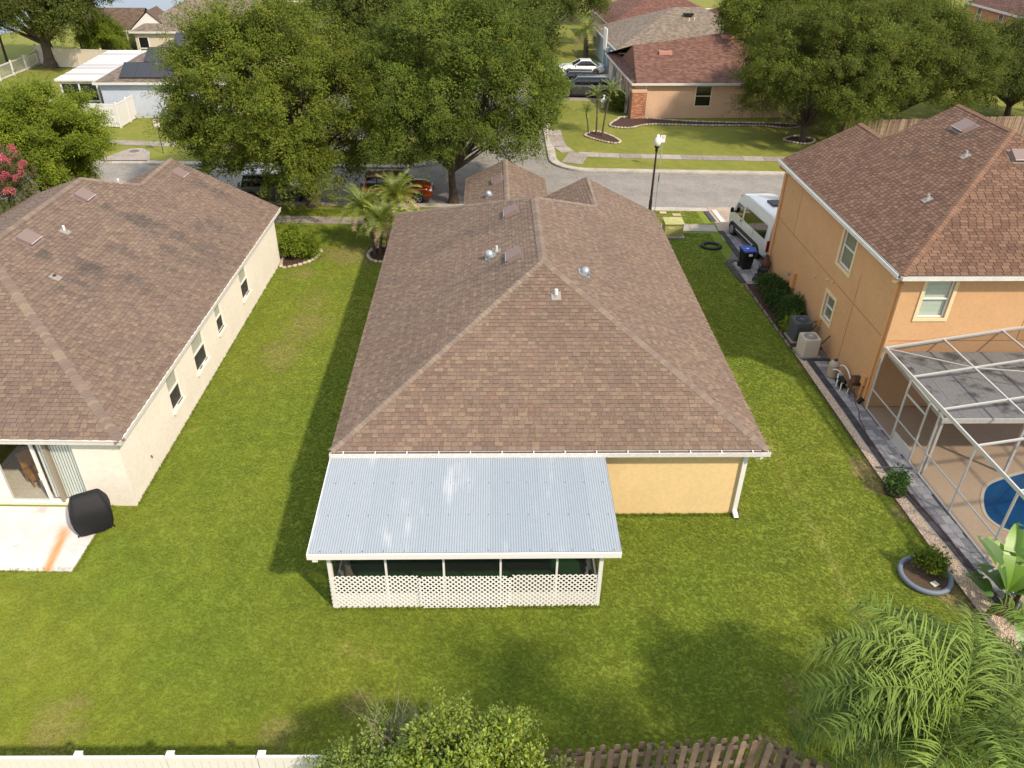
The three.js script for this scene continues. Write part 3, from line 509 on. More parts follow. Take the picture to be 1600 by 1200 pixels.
  const tb = thing('dining_table', 'dark wooden table deep inside the room behind the sliding door', 'table', toW(ox0 + 0.9, 0.1, wz - 2.6)); part(tb, 'table_top', bx(1.5, 0.05, 1, 0, 0.74, 0), mat(0x4d3318, 0.4)); for (const sx of [-1, 1]) for (const sz of [-1, 1]) part(tb, 'leg', bx(0.07, 0.72, 0.07, sx * 0.65, 0.36, sz * 0.42), mat(0x4d3318, 0.4));
  boxVent(H, V(-5.66 - 0.25, e + K * 5.91, -12.5), nR, dR); boxVent(H, V(-5.9, e + K * 5.9, -8.05), nR, dR); boxVent(H, V(-4.15, e + K * 4.15, -18), nR, dR);
  pipeVent(H, V(-5.35, e + K * 5.35, -9.5), nR, dR, 0xe3dfd8, 0.28); pipeVent(H, V(-4.4, e + K * 4.4, -6.5), nR, dR, 0x4d3a33, 0.16, 0.06); pipeVent(H, V(-5.55, e + K * 5.55, -14.9), nR, dR, 0xe3dfd8, 0.18);
  part(H, 'hose_tap', [bx(0.06, 0.06, 0.05, wx - 0.0, 0.75, wz - 1.6), cyl(0.02, 0.02, 0.08, wx + 0.04, 0.68, wz - 1.6, 8)], mat(0x6b6259, 0.5));
  // patio slab with a rust run
  const rust = tex(512, 512, (x, y) => { const u = x / 512 * 4.6, v = y / 512 * 3; const run = Math.exp(-(((u - 3.72 + (v - 1) * 0.16) / (0.13 + 0.02 * v)) ** 2)) * sst(2.0, 1.5, v) * (0.75 + 0.8 * fbm(u * 4, v * 0.9, 3, 4)); const g = fbm(u * 1.3, v * 1.3, 4, 8) * 26 + fbm(u * 9, v * 9, 2, 3) * 14, d = sst(0.22, 0.5, fbm(u * 1.1, v * 1.7, 4, 12)) * 26; return [lerp(208 + g - d, 190, run), lerp(200 + g - d, 128, run), lerp(196 + g - d, 76, run)]; });
  const pg = slab([[0, 0], [4.6, 0], [4.6, 2.7], [0, 2.7]], -0.05, 0.05), pu = pg.attributes.uv, pp = pg.attributes.position; for (let i = 0; i < pu.count; i++) pu.setXY(i, pp.getX(i) / 4.6, 1 - pp.getZ(i) / 3 - 0.1);
  const pat = structure('patio', pg, mat(0xffffff, 0.95, { map: rust, bumpMap: T.rough, bumpScale: 0.002 })); pat.position.set(-16.65, 0, -19.12); pat.rotation.y = ang;
}
function shingleRoofLocal(H, faces, lk, seed) { const keep = EYE.clone(); EYE.copy(H.worldToLocal(EYE.clone())); const r = shingleRoof(H, faces, lk, seed); EYE.copy(keep); return r; }
// ---------- orange two-storey house on the right ----------
{
  const H = thing('orange_house', 'two storey orange stucco house with brown shingle roof on the right', 'house', [14.05, 0, -24.2], 0.012);
  const e = 5.72, hw = 6.4, top = e + K * hw, zf = -10.5, gx = 3.45, gh = e + K * gx, gz = -12.95;
  const lk = look([0x7e5e4b, 0x795948, 0x846450, 0x725343, 0x896855], 0x3f2c22, 0x1d1410, [[5.6, -7.6, -1, -0.2, 5, 0.4, 0.4], [3, -4, -1, 0.1, 2.5, 0.5, 0.3]], { regular: true, gap: 0.028, exposure: 0.14 });
  const roof = shingleRoofLocal(H, [
    [V(0, e, 0), V(12.8, e, 0), V(hw, top, -hw)],
    [V(0, e, 0), V(0, e, gz), V(gx, gh, gz), V(gx, gh, zf), V(hw, top, zf), V(hw, top, -hw)],
    [V(12.8, e, 0), V(12.8, e, zf), V(hw, top, zf), V(hw, top, -hw)],
    [V(2 * gx, e, gz), V(2 * gx, e, zf), V(gx, gh, zf), V(gx, gh, gz)],
  ], lk, 500);
  const cc = [0x7c5c49, 0x765745, 0x82624e];
  caps(roof, V(0, e, 0), V(hw, top, -hw), cc, 21); caps(roof, V(hw, top, -hw), V(hw, top, zf), cc, 22); caps(roof, V(gx, gh, gz), V(gx, gh, zf), cc, 23);
  const or = stucco(0xcba074), trim = stucco(0xe0cda6), wx = 0.33, wz = -0.35;
  // side wall faces -x : local x of the wall runs toward +z when turned by -90deg
  const zS = -12.9, sh = [[7.45, 3.78, 8.65, 5.38], [7.25, 1.2, 8.15, 2.3]];
  place(part(H, 'side_wall', wallG(12.35, 5.66, sh), or), [wx, 0, zS], -Math.PI / 2);
  for (const h of sh) windowUnit(H, [wx, 0, zS], -Math.PI / 2, h, { trim, blind: 0x8d8d80, screen: false });
  const rh = [[0.85, 3.9, 1.85, 5.35], [7, 3.9, 8, 5.35]];
  place(part(H, 'rear_wall', wallG(12.2, 5.66, rh), or), [wx, 0, wz], 0);
  for (const h of rh) windowUnit(H, [wx, 0, wz], 0, h, { trim, blind: 0xc9d0c4 });
  part(H, 'front_wall', bx(12.2, 5.66, 0.2, 6.4, 2.83, -12.8), or); part(H, 'far_wall', bx(0.2, 5.66, 12.2, 12.4, 2.83, -6.6), or);
  part(H, 'upper_floor', bx(11.8, 0.1, 12.2, 6.4, 2.75, -6.6), M.concrete); part(H, 'ceiling', bx(12.2, 0.06, 12.4, 6.4, 5.62, -6.6), M.whiteTrim);
  // stucco expansion joints: thin beads
  const bead = mat(0xa06d40, 0.95), jx = wx - 0.002;
  part(H, 'expansion_joint', bx(0.012, 0.025, 12.4, jx, 2.95, -6.6), bead);
  for (const z of [-3.3, -10.4]) part(H, 'expansion_joint', bx(0.012, 2.9, 0.02, jx, z < -5 ? 4.3 : 1.48, z), bead);
  part(H, 'expansion_joint', bx(0.012, 1.2, 0.02, jx, 3.6, -3.3), bead);
  part(H, 'expansion_joint', [bx(11.9, 0.025, 0.012, 6.4, 2.95, wz + 0.002), bx(0.02, 2.6, 0.012, 5.2, 4.3, wz + 0.002)], bead);
  part(H, 'fascia', [bx(0.03, 0.17, 12.95, -0.015, e - 0.1, -6.48), bx(12.8, 0.17, 0.03, 6.4, e - 0.1, 0.015)], M.whiteTrim);
  part(H, 'soffit', [bx(0.34, 0.012, 12.8, 0.165, e - 0.15, -6.5), bx(12.6, 0.012, 0.34, 6.5, e - 0.15, -0.17)], mat(0xd9c8aa, 0.8));
  gutter(H, -0.05, 12.8, e + 0.0, 0.16, 0x6b5a4e, 0);
  const g2 = part(H, 'gutter', [bx(0.012, 0.13, 12.9, -0.16, e - 0.065, -6.45), bx(0.13, 0.012, 12.9, -0.1, e - 0.12, -6.45), bx(0.03, 0.02, 12.9, -0.15, e + 0.004, -6.45)], M.whiteTrim); part(g2, 'gutter_liner', bx(0.1, 0.02, 12.8, -0.085, e - 0.1, -6.45), mat(0x5b5350, 0.9));
  for (const z of [-0.55, -12.6]) { const d = part(H, 'downspout', [bx(0.12, 0.16, 0.12, -0.08, e - 0.2, z + (z > -5 ? 0.3 : 0)), bar(V(-0.08, e - 0.3, z + (z > -5 ? 0.3 : 0)), V(wx - 0.05, e - 0.5, z), 0.09, 0.07), bx(0.07, 4.9, 0.09, wx - 0.045, 2.7, z)], mat(0xcf9760, 0.7)); part(d, 'spout_elbow', bar(V(wx - 0.05, 0.28, z), V(wx - 0.22, 0.08, z), 0.12, 0.12), M.black); }
  part(H, 'meter_box', [bx(0.14, 0.75, 0.32, wx - 0.07, 1.2, -9.15), bx(0.1, 0.3, 0.2, wx - 0.05, 0.5, -9.55)], mat(0xc6905e, 0.7)); part(H, 'meter_dial', new THREE.CylinderGeometry(0.1, 0.1, 0.12, 16).rotateZ(Math.PI / 2).translate(wx - 0.2, 1.35, -9.5), mat(0x8f9292, 0.3));
  part(H, 'conduit', tube([[wx - 0.03, 0.5, -9.4], [wx - 0.03, 0.42, -8], [wx - 0.03, 0.45, -6.5], [wx - 0.03, 0.9, -5.7]], 0.015), mat(0xb98452, 0.8));
  part(H, 'cable_box', bx(0.09, 0.35, 0.2, wx - 0.045, 0.85, -5.6), mat(0xc08b55, 0.8));
  for (const [y, z, s] of [[2.35, -7.1, 0.05], [2.75, -5.9, 0.06], [2.9, -5.4, 0.05], [4.6, -11.6, 0.04]]) part(H, 'wall_fitting', new THREE.SphereGeometry(s, 10, 8).translate(wx - 0.02, y, z), mat(0xd0b595, 0.7));
  part(H, 'flood_light', [new THREE.SphereGeometry(0.11, 12, 8).translate(wx - 0.12, e - 0.42, -12.3), bx(0.12, 0.06, 0.06, wx - 0.06, e - 0.42, -12.3)], mat(0xcfc4a8, 0.4)); part(H, 'flood_light', [new THREE.SphereGeometry(0.1, 12, 8).translate(-0.05, e - 0.32, -0.25), bx(0.1, 0.12, 0.1, 0.02, e - 0.25, -0.25)], mat(0xcfc4a8, 0.4));
  boxVent(H, V(5.6, e + K * 5.6, -8.3), nL, dL, 1.1); pipeVent(H, V(4.6, e + K * 4.6, -6), nL, dL, 0x9aa0a4, 0.26); pipeVent(H, V(2.45, e + K * 2.45, -4.05), nL, dL, 0x9aa0a4, 0.26); boxVent(H, V(6.2, e + K * 5.1, -5.1), nB, dB);
}
// ---------- beside the orange house: pool deck, cage, path, machines ----------
const PATH = (z) => 14.36 + (z + 24.4) * 0.055;    // foot of the pool cage
{
  const deckPts = [[PATH(-24.5), -24.5], [PATH(-13), -13], [26, -13], [26, -24.5]];
  const tan = mat(0xc6ad93, 0.95, { map: T.wash, bumpMap: T.rough, bumpScale: 0.002 });
  structure('pool_deck', flat(deckPts, 0.045, [poolEdge]), tan);
  const s = new Soup(); poolEdge.forEach((p, i) => { const q = poolEdge[(i + 1) % 60]; s.quad(V(p[0], 0.045, p[1]), V(q[0], 0.045, q[1]), V(q[0], -1.3, q[1]), V(p[0], -1.3, p[1])); });
  structure('pool_basin', [s.geo(), flat(poolEdge, -1.3)], mat(0x0c7ba6, 0.8, { map: T.fine }));
  structure('pool_water', flat(poolEdge, -0.06), mat(0xa8d8ee, 0.02, { transmission: 1, ior: 1.33, bumpMap: T.fine, bumpScale: 0.01 }));
  const cop = []; poolEdge.forEach((p, i) => { const q = poolEdge[(i + 1) % 60]; cop.push(bar(V(p[0], 0.05, p[1]), V(q[0], 0.05, q[1]), 0.1, 0.02)); });
  structure('pool_coping', cop, mat(0xc9bcaa, 0.8));
}
// paver walk: grey pavers with a dark border course, each laid singly
{
  const w = structure('paver_path', ribbon([[14.42, -36.2], [14.4, -28.3], [14.35, -24.4], [14.42, -22], [14.9, -14], [15.2, -12]], -0.15, 1.1, -0.04, 0.006), mat(0x6f655d, 1));
  const r = rng(61), tone = [0xaca7a8, 0xb4afb0, 0x9e999b, 0xbbb6b4, 0x928d90].map((h) => mat(h, 0.9, { map: T.grain })), dark = [0x4a474b, 0x56525a, 0x423f44].map((h) => mat(h, 0.9, { map: T.grain })), g = [[0.3, 0.4], [0.3, 0.22], [0.22, 0.22]];
  const geos = g.map(([a, b]) => bx(a - 0.012, 0.05, b - 0.012)), dg = bx(0.145, 0.05, 0.275);
  const inner = (z) => PATH(z) - 0.03, outer = (z) => gravelIn(z);
  for (let z = -27.9; z < -13;) {
    const h = [0.4, 0.22, 0.22][Math.floor(r() * 3)]; let x = outer(z) + 0.29 + (r() - 0.5) * 0.02;
    while (x < Math.min(inner(z), 14.9) - 0.1) { const k = h > 0.3 ? 0 : r() < 0.6 ? 1 : 2, p = part(w, 'paver', geos[k], tone[Math.floor(r() * 5)]); p.position.set(x + g[k][0] / 2, 0.012 + r() * 0.006, z + h / 2); p.rotation.y = 0.03; x += g[k][0]; }
    z += h;
  }
  for (let z = -28; z < -13; z += 0.15) { const p = part(w, 'border_paver', dg, dark[Math.floor(r() * 3)]); p.position.set(outer(z) + 0.14, 0.016, z); p.rotation.y = 1.57 + 0.05; }
  for (let x = 13.25; x < 14.3; x += 0.3) { const p = part(w, 'border_paver', dg, dark[Math.floor(r() * 3)]); p.position.set(x, 0.018, -28.05); p.rotation.y = 1.57; }
  // strip beside the driveway, under the bin and van
  const d = structure('paver_strip', slab([[12.5, -35.4], [14.3, -35.4], [14.35, -38], [14.6, -45.4], [13.3, -45.4], [13.35, -40], [12.4, -37.9]], -0.04, 0.004), mat(0x6f655d, 1));
  for (let z = -38; z < -35.5; z += 0.3) for (let x = 12.75; x < 14.2; x += 0.3) { const p = part(d, 'paver', bx(0.288, 0.05, 0.288), tone[Math.floor(r() * 5)]); p.position.set(x + 0.15, 0.012 + r() * 0.005, z + 0.15); }
  for (let z = -42.3; z < -38; z += 0.3) for (let x = 13.25 - (z + 40) * 0.04; x < 14.4; x += 0.3) { const p = part(d, 'paver', bx(0.288, 0.05, 0.288), tone[Math.floor(r() * 5)]); p.position.set(x + 0.15, 0.012 + r() * 0.005, z + 0.15); }
  const border = (a, b, n) => { for (let i = 0; i < n; i++) { const t = (i + 0.5) / n, p = part(d, 'border_paver', bx(0.3, 0.06, 0.145), dark[Math.floor(r() * 3)]); p.position.set(lerp(a[0], b[0], t), 0.02, lerp(a[1], b[1], t)); p.rotation.y = Math.atan2(-(b[1] - a[1]), b[0] - a[0]) + Math.PI / 2; } };
  border([12.42, -37.9], [12.6, -35.45], 16); border([12.45, -38.05], [13.3, -38.05], 6); border([13.15, -42.2], [13.32, -38.2], 27); border([13.0, -45.3], [13.08, -43.6], 11);
  structure('white_kerb', bx(0.28, 0.08, 1.9, 13.55, 0.03, -44.5, 0.05), mat(0xd9d4cd, 0.9, { map: T.fine }));
}
// gravel bed and its edging
{
  const zz = [...Array(24)].map((_, i) => -28.6 + i * 0.68), edge = zz.map((z) => [gravelEdge(z), z]);
  structure('gravel_bed', slab([...edge, ...edge.slice().reverse().map(([x, z]) => [gravelIn(z), z])], -0.02, 0.008), mat(0xc4ad97, 1, { map: T.grain }));
  structure('garden_edging', ribbon(edge, -0.02, 0.025, -0.05, 0.05), mat(0x3b332d, 0.9));
  structure('garden_edging', ribbon(edge.map(([x, z]) => [gravelIn(z), z]), -0.03, 0.03, -0.05, 0.03), M.curb);
  const r = rng(66), n = 11000, im = new THREE.InstancedMesh(new THREE.IcosahedronGeometry(0.016, 0), mat(0xffffff, 0.9), n), o = new THREE.Object3D(), c = new THREE.Color();
  for (let i = 0; i < n; i++) { const z = lerp(-28.5, -13.2, r()); o.position.set(lerp(gravelEdge(z) + 0.03, gravelIn(z) - 0.03, r()), 0.012, z); o.rotation.set(r() * 3, r() * 3, r() * 3); o.scale.set(0.6 + r(), 0.4 + r() * 0.5, 0.6 + r()); o.updateMatrix(); im.setMatrixAt(i, o.matrix); const f = 0.35 + r() * 0.5; c.setRGB(f, f * 0.78, f * 0.6); im.setColorAt(i, c); }
  im.name = 'gravel'; tag(im, 'tan pebbles filling the strip beside the paver walk', 'gravel', null, 'stuff'); scene.add(im);
  structure('planting_bed', slab([[12.9, -28.9], [14.3, -28.9], [14.3, -35.3], [12.6, -35.3], [12.75, -34]], -0.02, 0.03), M.mulch);
  const logs = structure('bed_edging', ribbon([[12.62, -35.3], [12.82, -33], [12.9, -28.9]], -0.02, 0.05, -0.03, 0.02), M.mulch);
  for (let i = 0; i < 9; i++) { const t = (i + 0.5) / 9, p = part(logs, 'edging_log', new THREE.CylinderGeometry(0.06, 0.055, 0.62, 9).rotateX(Math.PI / 2), mat(i % 2 ? 0x75665a : 0x86786b, 0.95, { map: T.grain })); p.position.set(lerp(12.62, 12.9, t), 0.05, lerp(-35.2, -29, t)); }
}
// screened pool cage
{
  const C = thing('pool_cage', 'white aluminium screened pool cage behind the orange house', 'pool cage'), al = mat(0xc2c0be, 0.4, { metalness: 0.15 });
  const zs = [-24.4, -22.45, -20.5, -18.58, -16.5, -14.4], hx = [2.73, 3.05, 3.37, 3.65, 3.65], X = (i, z) => PATH(z) + i * 2.1, node = (i, k) => V(X(i, zs[k]), hx[i], zs[k] - i * 0.09), foot = (z) => V(PATH(z), 0.05, z);
  const pole = (n, a, b, w = 0.05, h = 0.09) => part(C, n, bar(a, b, w, h), al);
  for (let k = 0; k < 6; k++) { pole('post', foot(zs[k]), V(PATH(zs[k]), 2.7, zs[k]), 0.05, 0.07); for (let i = 0; i < 4; i++) pole('rafter', node(i, k), node(i + 1, k), 0.045, k ? 0.08 : 0.12); }
  for (const z of [-21.15]) pole('post', foot(z), V(PATH(z), 2.66, z), 0.05, 0.06);
  for (let i = 0; i < 5; i++) for (let k = 0; k < 5; k++) pole('purlin', node(i, k), node(i, k + 1), 0.05, i ? 0.06 : 0.13);
  for (let k = 0; k < 5; k++) { pole('chair_rail', V(PATH(zs[k]), 0.95, zs[k]), V(PATH(zs[k + 1]), 0.95, zs[k + 1]), 0.04, 0.05); pole('sill_rail', V(PATH(zs[k]), 0.07, zs[k]), V(PATH(zs[k + 1]), 0.07, zs[k + 1]), 0.05, 0.05); }
  pole('door_header', V(PATH(-22.4), 2.05, -22.4), V(PATH(-21.15), 2.05, -21.15), 0.04, 0.07);
  part(C, 'door_kick_plate', bx(0.03, 0.42, 1.15, PATH(-21.8) - 0.01, 0.29, -21.78, 0.055), al);
  pole('corner_brace', node(0, 0), node(1, 1), 0.035, 0.035); pole('corner_brace', node(1, 1), node(3, 2), 0.035, 0.035);
  const roofS = mat(0x2d2d30, 0.9, { transparent: true, opacity: 0.3 }), sideS = mat(0x2d2a29, 0.9, { transparent: true, opacity: 0.34 });
  for (let i = 0; i < 4; i++) for (let k = 0; k < 5; k++) { const s = new Soup(); s.quad(node(i, k), node(i + 1, k), node(i + 1, k + 1), node(i, k + 1)); part(C, 'roof_screen', s.geo(), roofS); }
  for (let k = 0; k < 5; k++) for (const [a, b] of [[0.08, 0.95], [0.97, 2.7]]) { const s = new Soup(), A = PATH(zs[k]), B = PATH(zs[k + 1]); s.quad(V(A, a, zs[k]), V(B, a, zs[k + 1]), V(B, b, zs[k + 1]), V(A, b, zs[k])); part(C, 'side_screen', s.geo(), sideS); }
  // roofed lanai inside the cage
  const Lr = thing('lanai_roof', 'flat grey stained lanai roof with white edge inside the pool cage', 'patio roof');
  const grime = tex(512, 256, (x, y) => { const u = x / 64, v = y / 64, k = sst(-0.15, 0.35, fbm(u * 1.2, v * 1.6, 4, 3) + fbm(u * 4, v * 4, 3, 6) * 0.4 - 0.15); const b = lerp(140, 70, k) + n2(u * 20, v * 20) * 12; return [b, b * 0.985, b * 0.985]; });
  const rg = new THREE.PlaneGeometry(9, 4).rotateX(-Math.PI / 2);
  const pans = []; for (let i = 0; i < 13; i++) { const m = part(Lr, 'roof_pan', bx(0.69, 0.05, 4.05), mat(0xffffff, 0.85, { map: grime })); const uv = m.geometry.attributes.uv, p = m.geometry.attributes.position; for (let q = 0; q < uv.count; q++) uv.setXY(q, (p.getX(q) + i * 0.7) / 8, p.getZ(q) / 4 + 0.5); m.position.set(14.98 + i * 0.7, 2.46, -22.45); m.rotation.x = 0.02; }
  part(Lr, 'gutter_beam', bx(9.1, 0.16, 0.1, 19.15, 2.36, -20.4), M.whiteTrim); part(Lr, 'side_beam', bx(0.06, 0.14, 4.05, 14.62, 2.42, -22.45), M.whiteTrim);
  for (const x of [14.72, 17.55, 20.6]) part(Lr, 'column', bx(0.09, 2.3, 0.09, x, 1.2, -20.5), M.whiteTrim);
}
// air conditioners
function acUnit(name, label, pos, turn, w, h, body, top, fan) {
  const a = thing(name, label, 'air conditioner', pos, turn, 'outdoor air conditioners');
  const R = (y, s) => { const o = [], c = 0.1; for (let q = 0; q < 4; q++) for (let k = 0; k <= 3; k++) { const t = (q + k / 3) * Math.PI / 2; o.push(V((Math.sign(Math.cos(q * Math.PI / 2 + 0.785)) * (w / 2 - c) + Math.cos(t) * c) * s, y, (Math.sign(Math.sin(q * Math.PI / 2 + 0.785)) * (w / 2 - c) + Math.sin(t) * c) * s)); } return o; };
  part(a, 'pad', bx(w + 0.15, 0.07, w + 0.15, 0, 0.035, 0), M.concrete);
  const b = part(a, 'cabinet', loftG([R(0.07, 0.98), R(0.1, 1), R(h - 0.06, 1), R(h, 0.97)]), body);
  const lou = []; for (let y = 0.16; y < h - 0.12; y += 0.045) for (const s of [0, 1, 2, 3]) lou.push(bx(w - 0.22, 0.012, 0.012).translate(0, y, w / 2 + 0.004).rotateY(s * Math.PI / 2)); part(b, 'louvres', lou, body);
  part(a, 'fan_well', new THREE.CylinderGeometry(w * 0.36, w * 0.36, 0.012, 28).translate(0, h + 0.006, 0), fan);
  const gr = []; for (let i = 1; i < 6; i++) gr.push(new THREE.TorusGeometry(w * 0.36 * i / 5, 0.006, 5, 28).rotateX(Math.PI / 2).translate(0, h + 0.03, 0)); for (let i = 0; i < 8; i++) gr.push(bx(w * 0.72, 0.01, 0.01, 0, h + 0.03, 0, i * Math.PI / 8)); part(a, 'fan_guard', gr, top);
  part(a, 'fan_hub', cyl(0.08, 0.08, 0.03, 0, h + 0.015, 0), top);
  part(a, 'line_set', tube([[w / 2, 0.3, -0.1], [w / 2 + 0.2, 0.35, -0.1], [w / 2 + 0.35, 0.6, -0.05], [w / 2 + 0.42, 0.9, 0.1]], 0.02), M.black);
  return a;
}
acUnit('air_conditioner', 'dark grey air conditioner unit behind the white one at the orange wall', [13.5, 0.02, -29.85], 0.05, 0.78, 0.95, mat(0x4a5154, 0.5), mat(0x5b646c, 0.5), mat(0x1b2430, 0.5));
acUnit('air_conditioner', 'off white air conditioner unit beside the paver walk', [13.45, 0.02, -28.55], 0.05, 0.74, 0.85, mat(0xbdb4a6, 0.5), mat(0xb5aea2, 0.5), mat(0x6d6a66, 0.6));
// pool machinery
{
  const pvc = mat(0xd9d4ca, 0.4), f = thing('pool_filter', 'beige pool filter tank with white pipe by the orange wall', 'pool filter', [13.85, 0.03, -26.7]);
  part(f, 'tank', new THREE.LatheGeometry([[0, 0], [0.2, 0], [0.21, 0.1], [0.21, 0.5], [0.19, 0.58], [0.2, 0.6], [0.2, 0.64], [0.16, 0.72], [0.06, 0.76], [0, 0.76]].map((p) => new THREE.Vector2(...p)), 24), mat(0xa89a86, 0.6));
  part(f, 'valve', [bx(0.12, 0.08, 0.08, 0, 0.8, 0), cyl(0.05, 0.05, 0.06, 0.03, 0.78, 0.02)], mat(0x4d4640, 0.6)); part(f, 'pipe', tube([[0.1, 0.6, 0.1], [0.3, 0.62, 0.15], [0.38, 0.55, 0.5], [0.4, 0.3, 0.85]], 0.03), pvc); part(f, 'clamp', new THREE.TorusGeometry(0.205, 0.015, 6, 28).rotateX(Math.PI / 2).translate(0, 0.6, 0), M.galv);
  const p = thing('pool_pump', 'black pool pump with white plumbing on the paver walk', 'pool pump', [13.95, 0.03, -26.0]);
  part(p, 'motor', new THREE.CylinderGeometry(0.1, 0.1, 0.38, 18).rotateX(Math.PI / 2).translate(0, 0.32, 0.06), M.black); part(p, 'strainer', [cyl(0.11, 0.12, 0.26, 0, 0.16, -0.2), cyl(0.12, 0.12, 0.04, 0, 0.42, -0.2)], mat(0x8c8c8a, 0.4)); part(p, 'base', bx(0.26, 0.06, 0.6, 0, 0.12, 0), M.black);
  part(p, 'pipe', [tube([[0, 0.38, -0.2], [-0.12, 0.45, -0.15], [-0.2, 0.3, 0.05], [-0.22, 0.02, 0.1]], 0.028), tube([[0, 0.3, 0.22], [-0.12, 0.34, 0.3], [-0.14, 0.1, 0.34], [-0.14, 0, 0.34]], 0.028), tube([[-0.25, 0.5, -0.45], [-0.1, 0.52, -0.4], [0.05, 0.45, -0.3]], 0.028), tube([[0.16, 0.4, 0.5], [0.1, 0.2, 0.52], [0.08, 0, 0.5]], 0.028)], pvc);
  part(p, 'valve_handle', [bx(0.14, 0.03, 0.04, -0.2, 0.36, 0.02), bx(0.14, 0.03, 0.04, -0.12, 0.38, 0.3)], mat(0x26313a, 0.5));
  const h = thing('hose_reel', 'brown hose reel beside the downspout on the paver walk', 'hose reel', [14.22, 0.03, -25.45]);
  part(h, 'drum', new THREE.CylinderGeometry(0.16, 0.16, 0.3, 18).rotateZ(Math.PI / 2).translate(0, 0.62, 0), mat(0x6a4a33, 0.6)); part(h, 'hose_coil', [-0.1, -0.03, 0.04, 0.11].map((x) => new THREE.TorusGeometry(0.19, 0.025, 8, 24).rotateY(Math.PI / 2).translate(x, 0.62, 0)), mat(0x4e3626, 0.6)); part(h, 'stand', [bx(0.03, 0.6, 0.3, -0.17, 0.3, 0), bx(0.03, 0.6, 0.3, 0.17, 0.3, 0)], mat(0x5b4635, 0.7));
  const cr = part(scene, 'control_box', [bx(0.12, 0.4, 0.3, 14.3, 0.95, -25.05), bx(0.07, 0.9, 0.08, 14.3, 0.45, -25.05)], mat(0xc7955f, 0.7)); tag(cr, 'orange painted control box on the wall above the hose reel', 'control box');
  const zs = [...Array(22)].map((_, i) => -25.3 + i * 0.52), hose = part(scene, 'garden_hose', tube(zs.map((z, i) => [z < -24 ? lerp(14.15, 13.98, (z + 25.3) / 1.3) : gravelIn(z) + 0.2 + 0.2 * Math.exp(-(((z + 23.6) / 0.8) ** 2)) + 0.03 * Math.sin(i), i ? 0.055 : 0.4, z]), 0.017, 120, 7), mat(0x5a2d26, 0.6)); tag(hose, 'dark red garden hose running along the dark paver border', 'hose');
  const rail = part(scene, 'drain_pipe', [tube([[13.3, 0.04, -20.85], [13.7, 0.06, -20.85], [14.5, 0.06, -20.8]], 0.02), bx(0.16, 0.05, 0.06, 13.35, 0.05, -20.85)], mat(0x5b5a5c, 0.6)); tag(rail, 'thin grey drain pipe crossing the paver walk', 'pipe');
}
